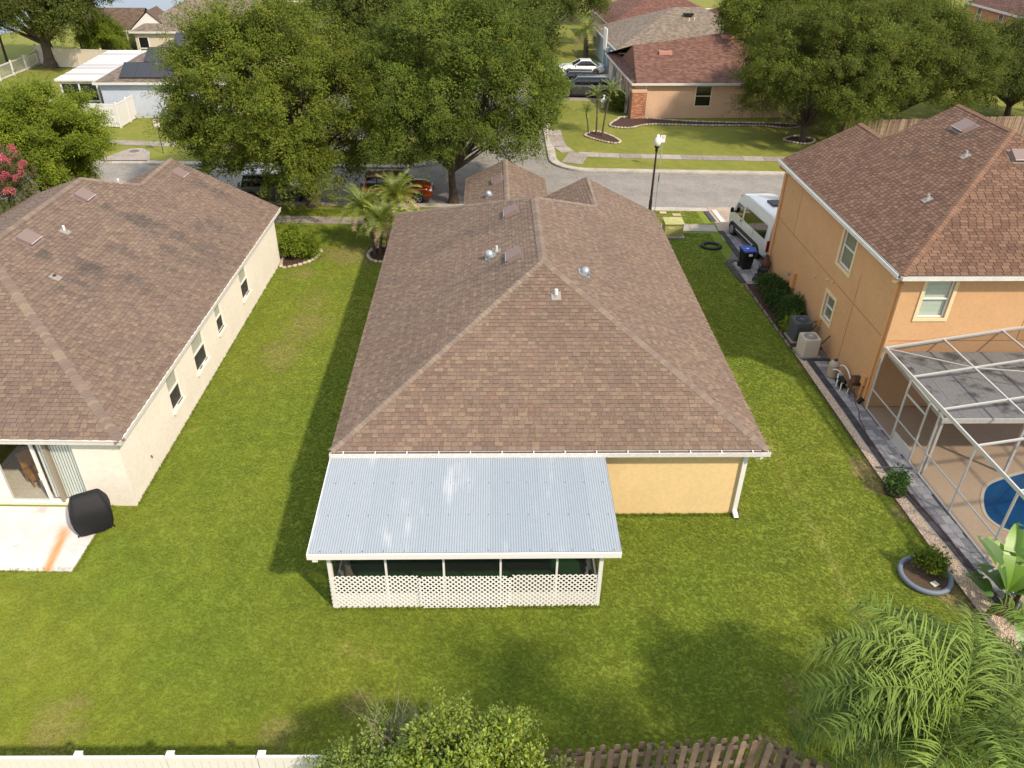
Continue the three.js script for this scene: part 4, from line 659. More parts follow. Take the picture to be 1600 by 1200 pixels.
// van, bin and things around it
{
  const b = thing('wheelie_bin', 'black wheeled rubbish bin with a bright blue lid', 'bin', [13.15, 0.03, -37.2], 0.15), bl = mat(0x121315, 0.45);
  const R = (y, w, d, z0) => [[-1, -1], [1, -1], [1, 1], [-1, 1]].flatMap(([sx, sz], q) => [0, 1, 2].map((k) => { const t = (q + k / 2) * Math.PI / 2 + Math.PI, c = 0.07; return V(sx * (w / 2 - c) + Math.cos(t) * c, y, z0 + sz * (d / 2 - c) + Math.sin(t) * c); }));
  part(b, 'body', loftG([R(0.06, 0.5, 0.52, 0), R(0.5, 0.56, 0.62, 0), R(1.0, 0.62, 0.74, 0), R(1.03, 0.66, 0.78, 0)]), bl);
  const lid = part(b, 'lid', loftG([R(1.02, 0.67, 0.84, 0.02), R(1.07, 0.68, 0.85, 0.02), R(1.11, 0.6, 0.72, 0), R(1.12, 0.5, 0.5, 0)]), mat(0x1b3f9e, 0.4)); part(lid, 'lid_sticker', bx(0.13, 0.006, 0.1, -0.08, 1.13, 0.1), M.white);
  part(b, 'label', bx(0.2, 0.13, 0.004, 0.02, 0.86, 0.365, 0, -0.1), M.white); part(b, 'handle', new THREE.CylinderGeometry(0.018, 0.018, 0.5, 8).rotateZ(Math.PI / 2).translate(0, 0.97, -0.42), bl);
  for (const s of [-1, 1]) part(b, 'wheel', new THREE.CylinderGeometry(0.13, 0.13, 0.06, 18).rotateZ(Math.PI / 2).translate(s * 0.24, 0.13, -0.26), M.rubber);
  const p = thing('clay_chiminea', 'brown clay pot heater beside the bin at the orange wall', 'chiminea', [13.95, 0.03, -36.5]);
  part(p, 'bowl', new THREE.LatheGeometry([[0.05, 0.3], [0.16, 0.34], [0.24, 0.5], [0.23, 0.66], [0.12, 0.82], [0.08, 0.95], [0.1, 1.0], [0.07, 1]].map((q) => new THREE.Vector2(...q)), 20), mat(0x6b4433, 0.8, { map: T.grain })); for (let i = 0; i < 3; i++) part(p, 'leg', bar(V(Math.cos(i * 2.1) * 0.2, 0, Math.sin(i * 2.1) * 0.2), V(Math.cos(i * 2.1) * 0.1, 0.4, Math.sin(i * 2.1) * 0.1), 0.03), M.black); part(p, 'ring', new THREE.TorusGeometry(0.2, 0.015, 6, 20).rotateX(Math.PI / 2).translate(0, 0.42, 0), M.black);
  const m = thing('lawn_mower', 'dark push lawn mower parked at the end of the shrubs', 'lawn mower', [13.5, 0.03, -35.75], -0.5), dk = mat(0x2d2c2f, 0.6);
  part(m, 'deck', loftG([R(0.1, 0.5, 0.6, 0), R(0.2, 0.5, 0.6, 0), R(0.25, 0.4, 0.5, 0)]), dk); part(m, 'engine', [cyl(0.14, 0.13, 0.14, 0, 0.24, 0.05), bx(0.16, 0.08, 0.2, 0, 0.3, 0.05)], M.black); part(m, 'grass_bag', bx(0.42, 0.3, 0.4, 0, 0.32, -0.45), mat(0x232325, 0.9)); for (const [sx, sz] of [[-1, -1], [1, -1], [-1, 1], [1, 1]]) part(m, 'wheel', new THREE.CylinderGeometry(0.1, 0.1, 0.05, 16).rotateZ(Math.PI / 2).translate(sx * 0.28, 0.1, sz * 0.24), M.rubber);
  part(m, 'handle', [bar(V(-0.2, 0.22, -0.2), V(-0.2, 0.95, -0.85), 0.025), bar(V(0.2, 0.22, -0.2), V(0.2, 0.95, -0.85), 0.025), bar(V(-0.2, 0.95, -0.85), V(0.2, 0.95, -0.85), 0.025)], dk);
}
// planters
{
  const t = thing('planter_ring', 'round grey rubber planter ring with a small shrub, bark and white tile', 'planter', [12.62, 0, -15.85]);
  part(t, 'tyre_ring', new THREE.LatheGeometry([[0.62, 0], [0.72, 0.02], [0.76, 0.1], [0.74, 0.17], [0.68, 0.19], [0.62, 0.16], [0.6, 0.08], [0.62, 0]].map((q) => new THREE.Vector2(...q)), 40), mat(0x67707c, 0.6)); part(t, 'bark_mulch', new THREE.CircleGeometry(0.64, 32).rotateX(-Math.PI / 2).translate(0, 0.1, 0), mat(0x77604d, 1, { map: T.grain, bumpMap: T.rough, bumpScale: 0.04 })); part(t, 'stepping_tile', bx(0.2, 0.03, 0.17, 0.1, 0.13, 0.36, 0.4), mat(0xc2bfae, 0.8));
  const k = thing('tyre_planter', 'black tyre lying on the grass with grass growing inside, near utility box', 'tyre', [12.05, 0, -39.95]); part(k, 'tyre', new THREE.TorusGeometry(0.42, 0.085, 10, 36).rotateX(Math.PI / 2).scale(1.15, 1, 1).translate(0, 0.07, 0), mat(0x1a1f1d, 0.7));
  const c = thing('shrub_saucer', 'dark round saucer pot at the gravel edge holding a green shrub', 'pot', [13.35, 0, -19.6]); part(c, 'saucer', new THREE.LatheGeometry([[0, 0], [0.3, 0], [0.36, 0.12], [0.33, 0.13], [0.28, 0.07], [0, 0.07]].map((q) => new THREE.Vector2(...q)), 28), mat(0x3a332f, 0.85));
}
// covered barbecue on the left patio
{
  const g = thing('covered_grill', 'barbecue under a black fabric cover on the left patio', 'grill', [-12.17, 0.05, -18.15], 0.5), r = rng(9);
  const prof = [[0.05, 0.47, 0.37], [0.3, 0.54, 0.42], [0.62, 0.57, 0.44], [0.84, 0.55, 0.42], [0.98, 0.5, 0.36], [1.2, 0.42, 0.24], [1.3, 0.38, 0.12], [1.31, 0.1, 0.04]];
  const rings = prof.map(([y, a, b]) => [...Array(56)].map((_, j) => { const t = j / 56 * 6.2832, c = Math.cos(t), s = Math.sin(t), e = 0.32, pl = y < 1 ? 0.014 * Math.sin(t * 17 + Math.sin(t * 5) * 2) * (1.1 - y) : 0; return V(Math.sign(c) * Math.pow(Math.abs(c), e) * (a + pl), y + (y < 0.2 ? 0.02 * Math.sin(t * 7) : 0), Math.sign(s) * Math.pow(Math.abs(s), e) * (b + pl)); }));
  part(g, 'fabric_cover', loftG(rings), mat(0x17161a, 0.75, { map: T.fine }));
  for (const [sx, sz] of [[-1, -1], [1, -1], [-1, 1], [1, 1]]) part(g, 'caster', new THREE.CylinderGeometry(0.04, 0.04, 0.03, 12).rotateZ(Math.PI / 2).translate(sx * 0.5, 0.04, sz * 0.28), M.rubber);
}
// ---------- plants ----------
// a clump of leaves; several shared variants
function leafClump(n, R, len, wid, seed, flatY = 0.75) {
  const s = new Soup(), r = rng(seed);
  for (let i = 0; i < n; i++) {
    const d = V(r() - 0.5, r() - 0.35, r() - 0.5).normalize(), p = d.clone().multiplyScalar(R * Math.cbrt(r())); p.y *= flatY;
    const dir = d.clone().add(V((r() - 0.5) * 1.4, (r() - 0.4) * 0.9, (r() - 0.5) * 1.4)).normalize(), side = dir.clone().cross(V(r() - 0.5, 1, r() - 0.5)).normalize(), nn = side.clone().cross(dir), L = len * (0.7 + r() * 0.6), w = wid * (0.7 + r() * 0.6);
    const m = p.clone().addScaledVector(dir, L * 0.5).addScaledVector(nn, L * 0.12), t = p.clone().addScaledVector(dir, L).addScaledVector(nn, -L * 0.06);
    const a = m.clone().addScaledVector(side, w / 2), b = m.clone().addScaledVector(side, -w / 2); s.tri(p, b, a); s.tri(a, b, t);
  }
  return s.geo();
}
const clumps = {
  oak: [1, 2].map((i) => leafClump(24, 0.29, 0.12, 0.065, i, 0.6)), oakFar: [leafClump(24, 0.42, 0.17, 0.1, 5, 0.6)], citrus: [6, 7].map((i) => leafClump(15, 0.2, 0.11, 0.05, i)),
  shrub: [8, 9].map((i) => leafClump(22, 0.16, 0.085, 0.045, i)), fern: [leafClump(26, 0.2, 0.16, 0.022, 10)], bloom: [leafClump(26, 0.12, 0.05, 0.045, 11)],
};
const leafMat = mat(0xffffff, 0.8, { transmission: 0.25, thickness: 0, specularIntensity: 0.25 }), leafGloss = mat(0xffffff, 0.5);
// spread clumps of kind k on lobes; returns an InstancedMesh
function foliage(parent, name, lobes, count, kind, cols, seed, o = {}) {
  const r = rng(seed), pos = []; let tries = 0; const W = lobes.map((l) => l.r * l.r), S = W.reduce((a, b) => a + b);
  while (pos.length < count && tries++ < count * 12) {
    let q = r() * S, i = 0; while (q > W[i]) q -= W[i++];
    const l = lobes[i], d = V(r() * 2 - 1, (r() * 2 - 1) * 0.9 + (o.up ?? 0.25), r() * 2 - 1); if (d.lengthSq() > 1.6 || d.lengthSq() < 0.01) continue; d.normalize();
    const k = 0.62 + 0.46 * Math.sqrt(r()) + (r() < 0.1 ? r() * 0.35 : 0), p = l.c.clone().add(V(d.x * l.r * k, d.y * l.r * k * (l.fy ?? 0.8), d.z * l.r * k));
    if (p.y < (o.floor ?? 0.1)) continue;
    if (lobes.some((m, j) => j !== i && Math.hypot(p.x - m.c.x, (p.y - m.c.y) / (m.fy ?? 0.8), p.z - m.c.z) < m.r * 0.55)) continue;
    if (PN.noise(p.x * (o.nf ?? 0.8) + seed, p.y * (o.nf ?? 0.8), p.z * (o.nf ?? 0.8)) < (o.gap ?? -0.22)) continue;
    pos.push([p, d]);
  }
  // leafy sprays that reach out of the crown
  if (o.sprays) { const mid = lobes.reduce((a, l) => a.add(l.c), V(0, 0, 0)).divideScalar(lobes.length);
    for (let i = 0; i < o.sprays; i++) { const l = lobes[Math.floor(r() * lobes.length)], d = l.c.clone().sub(mid).normalize().multiplyScalar(0.9).add(V((r() - 0.5) * 1.5, (r() - 0.25) * 0.9, (r() - 0.5) * 1.5)).normalize(), L = (0.7 + r() * 0.9) * (o.sl ?? 1); let p = l.c.clone().addScaledVector(d, l.r * 0.75); const n = 6; for (let k = 0; k < n; k++) { p = p.clone().addScaledVector(d, L / n); d.y -= 0.07; if (p.y > (o.floor ?? 0.1)) pos.push([p.clone().add(V((r() - 0.5) * 0.2, (r() - 0.5) * 0.12, (r() - 0.5) * 0.2)), d.clone(), 0.95 - k * 0.09]); } } }
  const gs = clumps[kind], per = gs.map(() => []); pos.forEach((p, i) => per[i % gs.length].push(p));
  const out = per.map((list, v) => {
    const im = new THREE.InstancedMesh(gs[v], o.gloss ? leafGloss : leafMat, list.length), ob = new THREE.Object3D(), c = new THREE.Color();
    list.forEach(([p, d, sc = 1], i) => {
      ob.position.copy(p); ob.rotation.set((r() - 0.5) * 1.3 + d.z * 0.5, r() * 6.28, (r() - 0.5) * 1.3 - d.x * 0.5); ob.scale.setScalar((o.s ?? 1) * sc * (0.75 + r() * 0.6)); ob.updateMatrix(); im.setMatrixAt(i, ob.matrix);
      const tone = cols[Math.floor(r() * cols.length)], big = 1 + 0.35 * PN.noise(p.x * 0.45 + 9, p.y * 0.45, p.z * 0.45 + seed), f = big * (0.8 + r() * 0.4); c.setRGB(tone[0] * f, tone[1] * f, tone[2] * f); im.setColorAt(i, c);
    });
    im.name = name; im.userData.kind = 'stuff'; parent.add(im); return im;
  });
  return out;
}
const GREEN = { oak: [[0.12, 0.16, 0.016], [0.155, 0.19, 0.019], [0.095, 0.135, 0.017], [0.175, 0.19, 0.024]], dark: [[0.088, 0.118, 0.019], [0.11, 0.136, 0.022], [0.075, 0.104, 0.019], [0.13, 0.14, 0.028]], lime: [[0.18, 0.235, 0.02], [0.215, 0.255, 0.022], [0.14, 0.2, 0.02]], citrus: [[0.15, 0.21, 0.014], [0.19, 0.245, 0.018], [0.11, 0.17, 0.014], [0.16, 0.195, 0.016]], deep: [[0.05, 0.095, 0.02], [0.06, 0.11, 0.022], [0.042, 0.08, 0.018]] };
function lobesFor(c, R, n, seed, lr = 0.36, low = -0.35) {
  const r = rng(seed), out = [];
  for (let i = 0; i < n; i++) { const y = lerp(1, low, (i + 0.5) / n), a = i * 2.39996 + r() * 0.7, q = Math.sqrt(1 - y * y), k = 0.62 + r() * 0.22; out.push({ c: V(c.x + Math.cos(a) * q * R[0] * k, c.y + y * R[1] * k + (r() - 0.5) * 0.3, c.z + Math.sin(a) * q * R[2] * k), r: Math.min(R[0], R[2]) * lr * (0.75 + r() * 0.6) }); }
  return out;
}
// branching skeleton from the ground to the lobes
function skeleton(parent, lobes, tr, fork, seed, barkMat = M.bark, bare = 0.12) {
  const r = rng(seed), f = V((r() - 0.5) * 0.3, fork, (r() - 0.5) * 0.3);
  part(parent, 'trunk', limb([V(0, -0.1, 0), V(0.03, 0.25, 0), V((r() - 0.5) * 0.2, fork * 0.55, (r() - 0.5) * 0.2), f], [tr * 1.5, tr * 1.05, tr * 0.9, tr * 0.78], 10, 12), barkMat);
  const g = [];
  lobes.forEach((l, i) => {
    const e = l.c, m = f.clone().lerp(e, 0.45).add(V((r() - 0.5) * 0.8, -Math.abs(e.y - f.y) * 0.08 + r() * 0.3, (r() - 0.5) * 0.8)), b = f.clone().lerp(V(0, fork * 0.75, 0), r());
    g.push(limb([b, m, e], [tr * 0.42, tr * 0.22, tr * 0.07], 6, 8));
    for (let k = 0; k < 4; k++) { const d = V(r() - 0.5, r() * 0.8 - 0.15, r() - 0.5).normalize(), s = m.clone().lerp(e, 0.5 + r() * 0.5); g.push(limb([s, s.clone().addScaledVector(d, l.r * 0.5), s.clone().addScaledVector(d, l.r * (0.85 + r() * (r() < bare ? 0.5 : 0.1))).add(V(0, 0.1, 0))], [tr * 0.09, tr * 0.05, 0.012], 4, 4)); }
  });
  part(parent, 'branches', g, barkMat);
}
function tree(name, label, [x, z], { R, cy, n = 22, count = 4500, tr = 0.25, fork = 1.8, cols = GREEN.oak, kind = 'oak', seed = 1, low, lr, off = [0, 0], group, gap, s, nf, cat = 'tree', bark, sprays = 260, sl = 1 }) {
  const t = thing(name, label, cat, [x, 0, z], 0, group), lobes = lobesFor(V(off[0], cy, off[1]), R, n, seed, lr, low);
  skeleton(t, lobes, tr, fork, seed + 1, bark); foliage(t, 'crown', lobes, count, kind, cols, seed + 2, { gap, s, nf, sprays, sl });
  return t;
}
tree('street_oak', 'large bright green street tree, the left one of two before the yellow house', [-10.74, -46], { R: [6.2, 5.4, 5.2], cy: 6.1, n: 54, count: 8500, sprays: 620, sl: 1.2, tr: 0.32, fork: 2.2, seed: 11, off: [-1.5, 0.2], low: -0.8, lr: 0.24, group: 'street trees by the road', gap: -0.06, nf: 0.75 });
tree('street_oak', 'large dark green street tree, the right one of two before the yellow house', [-2.35, -46.9], { R: [6, 5, 6], cy: 6.5, n: 50, count: 8000, sprays: 560, sl: 1.1, tr: 0.24, fork: 2.4, cols: GREEN.oak.map((c) => c.map((v, i) => v * [0.8, 0.86, 1][i])), seed: 23, off: [0.2, -1], low: -0.75, lr: 0.25, group: 'street trees by the road', gap: -0.09, nf: 0.75 });
tree('street_oak', 'broad tree on the side street corner right behind the two street trees', [-2.4, -63], { R: [6, 4.4, 6], cy: 6.3, n: 28, count: 4200, tr: 0.26, fork: 2.4, cols: GREEN.dark, kind: 'oakFar', seed: 31, off: [0.6, 0], low: -0.4, group: 'side street trees' });
tree('street_oak', 'tree behind the left street tree, across the road', [-8.5, -66], { R: [6, 4.4, 5], cy: 6.6, n: 24, count: 3400, tr: 0.26, fork: 2.4, cols: GREEN.dark, kind: 'oakFar', seed: 37, group: 'side street trees' });
tree('street_oak', 'distant tree left of the side street with its trunk showing', [-3.5, -106], { R: [6, 3.6, 5], cy: 7, n: 18, count: 2200, tr: 0.45, fork: 3.4, cols: GREEN.dark, kind: 'oakFar', seed: 41, low: -0.2, group: 'side street trees' });
tree('street_oak', 'distant tree right of the side street beyond the white sedan', [6.5, -98], { R: [6, 3.8, 5], cy: 5.4, n: 20, count: 2600, tr: 0.3, fork: 2, cols: GREEN.dark, kind: 'oakFar', seed: 43, group: 'side street trees' });
tree('street_oak', 'farthest tree at the top edge right of the side street', [11, -118], { R: [7, 4, 5], cy: 5, n: 18, count: 2200, tr: 0.3, fork: 2, cols: GREEN.dark, kind: 'oakFar', seed: 47, group: 'side street trees' });
tree('street_oak', 'farthest tree at the top edge left of the side street', [-14, -104], { R: [8, 4.4, 6], cy: 5.4, n: 22, count: 2800, tr: 0.3, fork: 2, cols: GREEN.dark, kind: 'oakFar', seed: 48, group: 'side street trees' });
tree('live_oak', 'wide olive green oak on the far lawn, front tree of the right group', [24, -60.6], { R: [7, 4.4, 5.4], cy: 5.3, n: 46, count: 7000, sprays: 520, sl: 1.2, tr: 0.22, fork: 1.3, cols: GREEN.oak.map((c) => c.map((v, i) => v * [0.82, 0.82, 1][i])), seed: 53, off: [0.8, 0], low: -0.72, lr: 0.25, gap: -0.1, group: 'oaks behind the orange house' });
tree('live_oak', 'oak rising behind the fence and orange roof, middle of the right group', [32.5, -64], { R: [6.6, 4.6, 5.5], cy: 5.2, n: 44, count: 6200, sprays: 460, sl: 1.2, tr: 0.28, fork: 1.6, cols: GREEN.oak.map((c) => c.map((v, i) => v * [0.82, 0.82, 1][i])), seed: 59, low: -0.7, lr: 0.25, gap: -0.1, group: 'oaks behind the orange house' });
tree('live_oak', 'taller yellowish oak farther back in the right group', [27, -74], { R: [6.5, 4.6, 5], cy: 6, n: 26, count: 3600, kind: 'oakFar', tr: 0.28, fork: 1.6, cols: GREEN.oak, seed: 61, group: 'oaks behind the orange house' });
tree('live_oak', 'dark oak at the right edge of the picture behind the orange roof', [43.5, -67], { R: [5.2, 4, 4.4], cy: 3.9, n: 30, count: 3800, tr: 0.26, fork: 1.4, cols: GREEN.dark, seed: 67, low: -0.5, group: 'oaks behind the orange house' });
tree('live_oak', 'oak farthest back behind the right group, near top edge', [38, -84], { R: [6.4, 4.4, 5], cy: 5.4, n: 24, count: 3000, kind: 'oakFar', tr: 0.28, fork: 1.6, cols: GREEN.oak, seed: 63, group: 'oaks behind the orange house' });
tree('leafy_tree', 'bright lime green tree behind the roof of the cream house', [-25.2, -44.4], { R: [3.3, 2.8, 3.2], cy: 4.3, n: 40, count: 4200, sprays: 420, sl: 0.8, tr: 0.16, fork: 1.2, cols: GREEN.lime, seed: 71, low: -0.75, lr: 0.22, gap: -0.08 });
{
  const t = thing('crape_myrtle', 'thin crape myrtle with pink blossom clusters beside the lime green tree', 'tree', [-24.9, 0, -38.6]), lobes = lobesFor(V(0, 3.7, 0), [2.1, 2.6, 2], 20, 81, 0.32, -0.6);
  skeleton(t, lobes, 0.08, 0.8, 82, mat(0x8d7f70, 1, { map: T.grain }), 0.7); foliage(t, 'crown', lobes, 900, 'shrub', [[0.1, 0.12, 0.03], [0.13, 0.13, 0.045], [0.16, 0.13, 0.06]], 83, { gap: -0.05, s: 1.2 });
  const fl = rng(84), spots = [[1.1, 5.7, 0.3], [1.5, 5.3, 0.9], [1.9, 5.1, 0.7], [1.3, 4.8, 1.3], [1.7, 4.5, 1.4], [2.1, 4.4, 1], [0.9, 4, 1.8], [0.6, 5.4, 1], [1.2, 3.6, 1.9], [0.4, 3.4, 2], [0.2, 5.6, 0.6], [1.9, 5.5, 0.2], [2.2, 4.8, 0.4], [1.8, 3.9, 1.5], [0.9, 4.6, 1.7]];
  for (const [x, y, z] of spots) foliage(t, 'blossom', [...Array(4)].map((_, i) => ({ c: V(x + (fl() - 0.5) * 0.35, y + i * 0.07, z + (fl() - 0.5) * 0.35), r: 0.12 })), 9, 'bloom', [[0.6, 0.1, 0.17], [0.65, 0.16, 0.22], [0.5, 0.11, 0.13]], 85 + spots.indexOf([x, y, z]) + Math.round(x * 100), { gap: -1, s: 0.9 });
}
tree('lakeside_oak', 'big old oak with a forked trunk near the lake, top left corner', [-44.2, -84.8], { R: [6.4, 4.2, 5], cy: 6.2, n: 30, count: 4600, tr: 0.6, fork: 2.6, cols: GREEN.dark, kind: 'oakFar', seed: 91, low: -0.45 });
tree('garden_tree', 'small round green tree growing over the white fence at the lanai', [-40.2, -88], { R: [1.9, 1.5, 1.5], cy: 2.2, n: 14, count: 700, tr: 0.09, fork: 0.8, cols: GREEN.lime, seed: 93, lr: 0.4 });
// citrus in the foreground, partly bare
{
  const t = thing('citrus_tree', 'citrus tree with glossy yellow green leaves and bare grey twigs, bottom edge', 'tree', [-1.0, 0, -8.3]), lobes = [...lobesFor(V(0.1, 2.2, 0), [2.3, 1.5, 1.5], 46, 101, 0.2, -0.6), { c: V(-0.15, 3.75, -0.35), r: 0.3 }, { c: V(0.3, 3.4, -0.5), r: 0.34 }, { c: V(-0.3, 3.45, -0.45), r: 0.25 }, { c: V(1.0, 3.35, -0.6), r: 0.24 }, { c: V(1.0, 3.0, -0.6), r: 0.3 }, { c: V(-1.6, 2.5, -0.5), r: 0.34 }, { c: V(-2.0, 2.2, -0.5), r: 0.34 }, { c: V(-1.9, 1.8, -0.3), r: 0.4 }, { c: V(-0.9, 2.9, -0.7), r: 0.32 }];
  const gr = mat(0x8d857a, 1, { map: T.grain }); skeleton(t, lobes, 0.1, 0.7, 102, gr, 0.3); foliage(t, 'crown', lobes, 1900, 'citrus', GREEN.citrus, 103, { gap: -0.04, gloss: true, nf: 1.5, sprays: 90, sl: 0.5 });
  const r = rng(104), tw = []; for (let i = 0; i < 90; i++) { const a = V(-0.75 + (r() - 0.5) * 1.1, 2.5 + r() * 0.9, -0.7 + (r() - 0.5) * 0.7), d = V((r() - 0.5) * 1.6 - 0.3, 0.5 + r() * 0.6, -0.5 + (r() - 0.5)).normalize(), l = 0.3 + r() * 0.6; tw.push(limb([a, a.clone().addScaledVector(d, l * 0.5).add(V((r() - 0.5) * 0.1, 0, (r() - 0.5) * 0.1)), a.clone().addScaledVector(d, l)], [0.007, 0.004, 0.002], 3, 4)); }
  part(t, 'dead_twigs', tw, mat(0x8f8378, 1), 'stuff');
}
tree('backyard_tree', 'tall tree behind the back fence, outside the picture, whose crown shades the lawn', [11.6, -0.6], { R: [2, 1.6, 1.6], cy: 14.2, n: 22, count: 300, sprays: 30, tr: 0.3, fork: 9, cols: GREEN.oak, seed: 111, gap: -0.05 });
// shrubs
function shrub(name, label, [x, y, z], R, count, cols, kind, seed, o = {}) {
  const t = thing(name, label, 'shrub', [x, y, z], 0, o.group), lobes = lobesFor(V(0, R[1] * 0.95, 0), R, o.n ?? 12, seed, 0.45, -0.7), r = rng(seed), g = [];
  for (const l of lobes) g.push(limb([V((r() - 0.5) * 0.1, 0, (r() - 0.5) * 0.1), l.c.clone().multiplyScalar(0.5), l.c], [0.02, 0.014, 0.006], 5, 5));
  part(t, 'stems', g, M.bark); foliage(t, 'leaves', lobes, count, kind, cols, seed + 3, { gap: o.gap ?? -0.3, gloss: o.gloss, nf: 2.5, s: o.s, floor: 0.03 }); return t;
}
shrub('clipped_shrub', 'bright green upright shrub at the front corner of the cream house', [-10.35, 0, -38.3], [0.5, 0.9, 0.5], 380, GREEN.lime, 'shrub', 121, { s: 1.1 });
shrub('spiky_shrub', 'yellow green spiky plant in the bed beside the bright upright shrub', [-9.6, 0, -38.6], [0.45, 0.5, 0.45], 90, GREEN.citrus, 'fern', 122, { s: 1.3 });
[[13.55, -34.6, 0.42, 0.32], [13.8, -33.7, 0.45, 0.36], [13.45, -32.8, 0.4, 0.28], [13.85, -32.0, 0.42, 0.34], [13.55, -31.2, 0.4, 0.28]].forEach(([x, z, a, h], i) => shrub('foundation_shrub', ['dark green shrub at the driveway end of the orange house bed', 'second shrub from the driveway end along the orange wall', 'middle one of five dark shrubs along the orange wall', 'fourth shrub from the driveway along the orange wall', 'dark green shrub nearest the grey air conditioner'][i], [x, 0, z], [a, h, a], 210, GREEN.deep, i % 2 ? 'fern' : 'shrub', 130 + i, { group: 'shrubs along the orange wall', s: 1.2 }));
shrub('fern_plant', 'light green fern between the dark shrubs and the grey air conditioner', [13.4, 0, -30.5], [0.32, 0.3, 0.3], 60, GREEN.lime, 'fern', 137);
shrub('ring_shrub', 'small green shrub growing in the grey rubber planter ring', [12.85, 0.1, -16.05], [0.34, 0.36, 0.32], 130, GREEN.lime.map((c) => c.map((v) => v * 0.75)), 'shrub', 141, { gap: -0.2 });
shrub('saucer_shrub', 'small leafy shrub in the dark saucer beside the gravel strip', [13.4, 0.05, -19.65], [0.3, 0.36, 0.28], 90, GREEN.deep.map((c) => c.map((v) => v * 1.4)), 'shrub', 143, { gap: -0.2 });
shrub('hedge_shrub', 'long bright hedge behind the lanai near the lake', [-37, 0, -106], [6, 0.9, 1.5], 900, GREEN.lime, 'oak', 145, { n: 26, gap: -0.5 });
shrub('porch_shrub', 'dark shrub by the front of the brick cornered house', [11.0, 0, -69.5], [0.9, 0.7, 1.2], 220, GREEN.oak, 'shrub', 147, { s: 1.6 });
shrub('yard_shrub', 'dense dark shrub beside the dark minivan on the side street', [4.9, 0, -70.6], [1.6, 1.5, 1.4], 800, GREEN.oak, 'shrub', 149, { n: 20, s: 1.7 });
// palms: fronds are built one by one
function frondGeo(len, pitch, bend, nl, ll, lw, droop, seed, twist = 0.5) {
  const s = new Soup(), r = rng(seed), N = 16, P = [], D = []; let p = V(0, 0, 0), a = pitch;
  for (let i = 0; i <= N; i++) { P.push(p.clone()); const d = V(Math.cos(a), Math.sin(a), 0); D.push(d); p = p.clone().addScaledVector(d, len / N); a -= bend / N * (0.4 + 1.2 * i / N); }
  const at = (t) => { const f = t * N, k = Math.min(N - 1, Math.floor(f)); return [P[k].clone().lerp(P[k + 1], f - k), D[k]]; };
  for (let i = 0; i < N; i++) { const w = 0.022 * (1 - i / N) + 0.005, z = V(0, 0, w), u = V(0, 0.012, 0); s.quad(P[i].clone().sub(z), P[i].clone().add(u), P[i + 1].clone().add(u), P[i + 1].clone().sub(z)); s.quad(P[i].clone().add(u), P[i].clone().add(z), P[i + 1].clone().add(z), P[i + 1].clone().add(u)); }
  for (let i = 0; i < nl; i++) for (const sd of [-1, 1]) {
    const t = 0.12 + 0.87 * (i + r() * 0.5) / nl, [o, d] = at(t), L = ll * Math.sin(Math.min(1, 0.25 + t * 1.1) * Math.PI * 0.85) * (0.8 + r() * 0.4) + 0.06, out = V(d.x * 0.5 + (r() - 0.5) * twist * 0.4, d.y * 0.5 + 0.35 + (r() - 0.5) * twist, sd * (0.85 + (r() - 0.5) * 0.5)).normalize();
    let q = o, dir = out.clone(), w = lw * (0.75 + r() * 0.5), wid = V(d.x, d.y, 0).multiplyScalar(0.5); const seg = 4; let pl = q.clone().addScaledVector(wid, -w * 0.4), pr = q.clone().addScaledVector(wid, w * 0.4);
    for (let k = 1; k <= seg; k++) { q = q.clone().addScaledVector(dir, L / seg); dir.y -= droop / seg * (0.6 + r() * 0.5); dir.normalize(); const ww = w * (k === seg ? 0.05 : [1, 1, 0.8, 0.5][k]), nl_ = q.clone().addScaledVector(wid, -ww), nr_ = q.clone().addScaledVector(wid, ww); s.quad(pl, pr, nr_, nl_); pl = nl_; pr = nr_; }
  }
  return s.geo();
}
const frondTone = (h) => mat(h, 0.42);
function palm(name, label, [x, z], { h, tr = 0.09, fr, mats, seed, lean = [0, 0], group, list, trunkMat = M.bark, s = 1 }) {
  const t = thing(name, label, 'palm', [x, 0, z], 0, group), r = rng(seed), top = V(lean[0], h, lean[1]);
  part(t, 'trunk', limb([V(0, -0.05, 0), V(lean[0] * 0.35, h * 0.5, lean[1] * 0.35), top], [tr * 1.3, tr, tr * 0.95], 9, 10), trunkMat);
  part(t, 'crown_shaft', limb([top.clone().add(V(0, -0.05, 0)), top.clone().add(V(0, 0.12 * s, 0)), top.clone().add(V(0, 0.28 * s, 0))], [tr * 1.25, tr * 1.1, tr * 0.5], 9, 5), mats[0]);
  for (const [az, v, m, k] of list ?? [...Array(18)].map((_, i) => [i * 2.4 + r() * 0.4, i % fr.length, Math.floor(r() * mats.length), 0.85 + r() * 0.3])) { const f = part(t, 'frond', fr[v], mats[m % mats.length]); f.position.copy(top).add(V(0, 0.12 * s, 0)); f.rotation.y = az; f.scale.setScalar(k); f.rotation.x = (r() - 0.5) * 0.25; }
  return t;
}
const pyg = [[1.3, 1.2], [0.9, 1.6], [0.45, 1.7], [0.05, 1.5]].map(([p, b], i) => frondGeo(1.55, p, b, 32, 0.34, 0.02, 0.45, 200 + i, 0.4));
const pm = [0x6f7a2a, 0x7c862f, 0x62702a].map(frondTone), dry = [0xb59a72, 0xa88d68].map(frondTone);
const pl = (seed, n = 46) => { const r = rng(seed); return [...Array(n)].map((_, i) => [i * 2.4 + r() * 0.5, i < n * 0.25 ? 0 : i < n * 0.5 ? 1 : i < n * 0.78 ? 2 : 3, i >= n * 0.84 ? 3 + i % 2 : Math.floor(r() * 3), 0.85 + r() * 0.3]); };
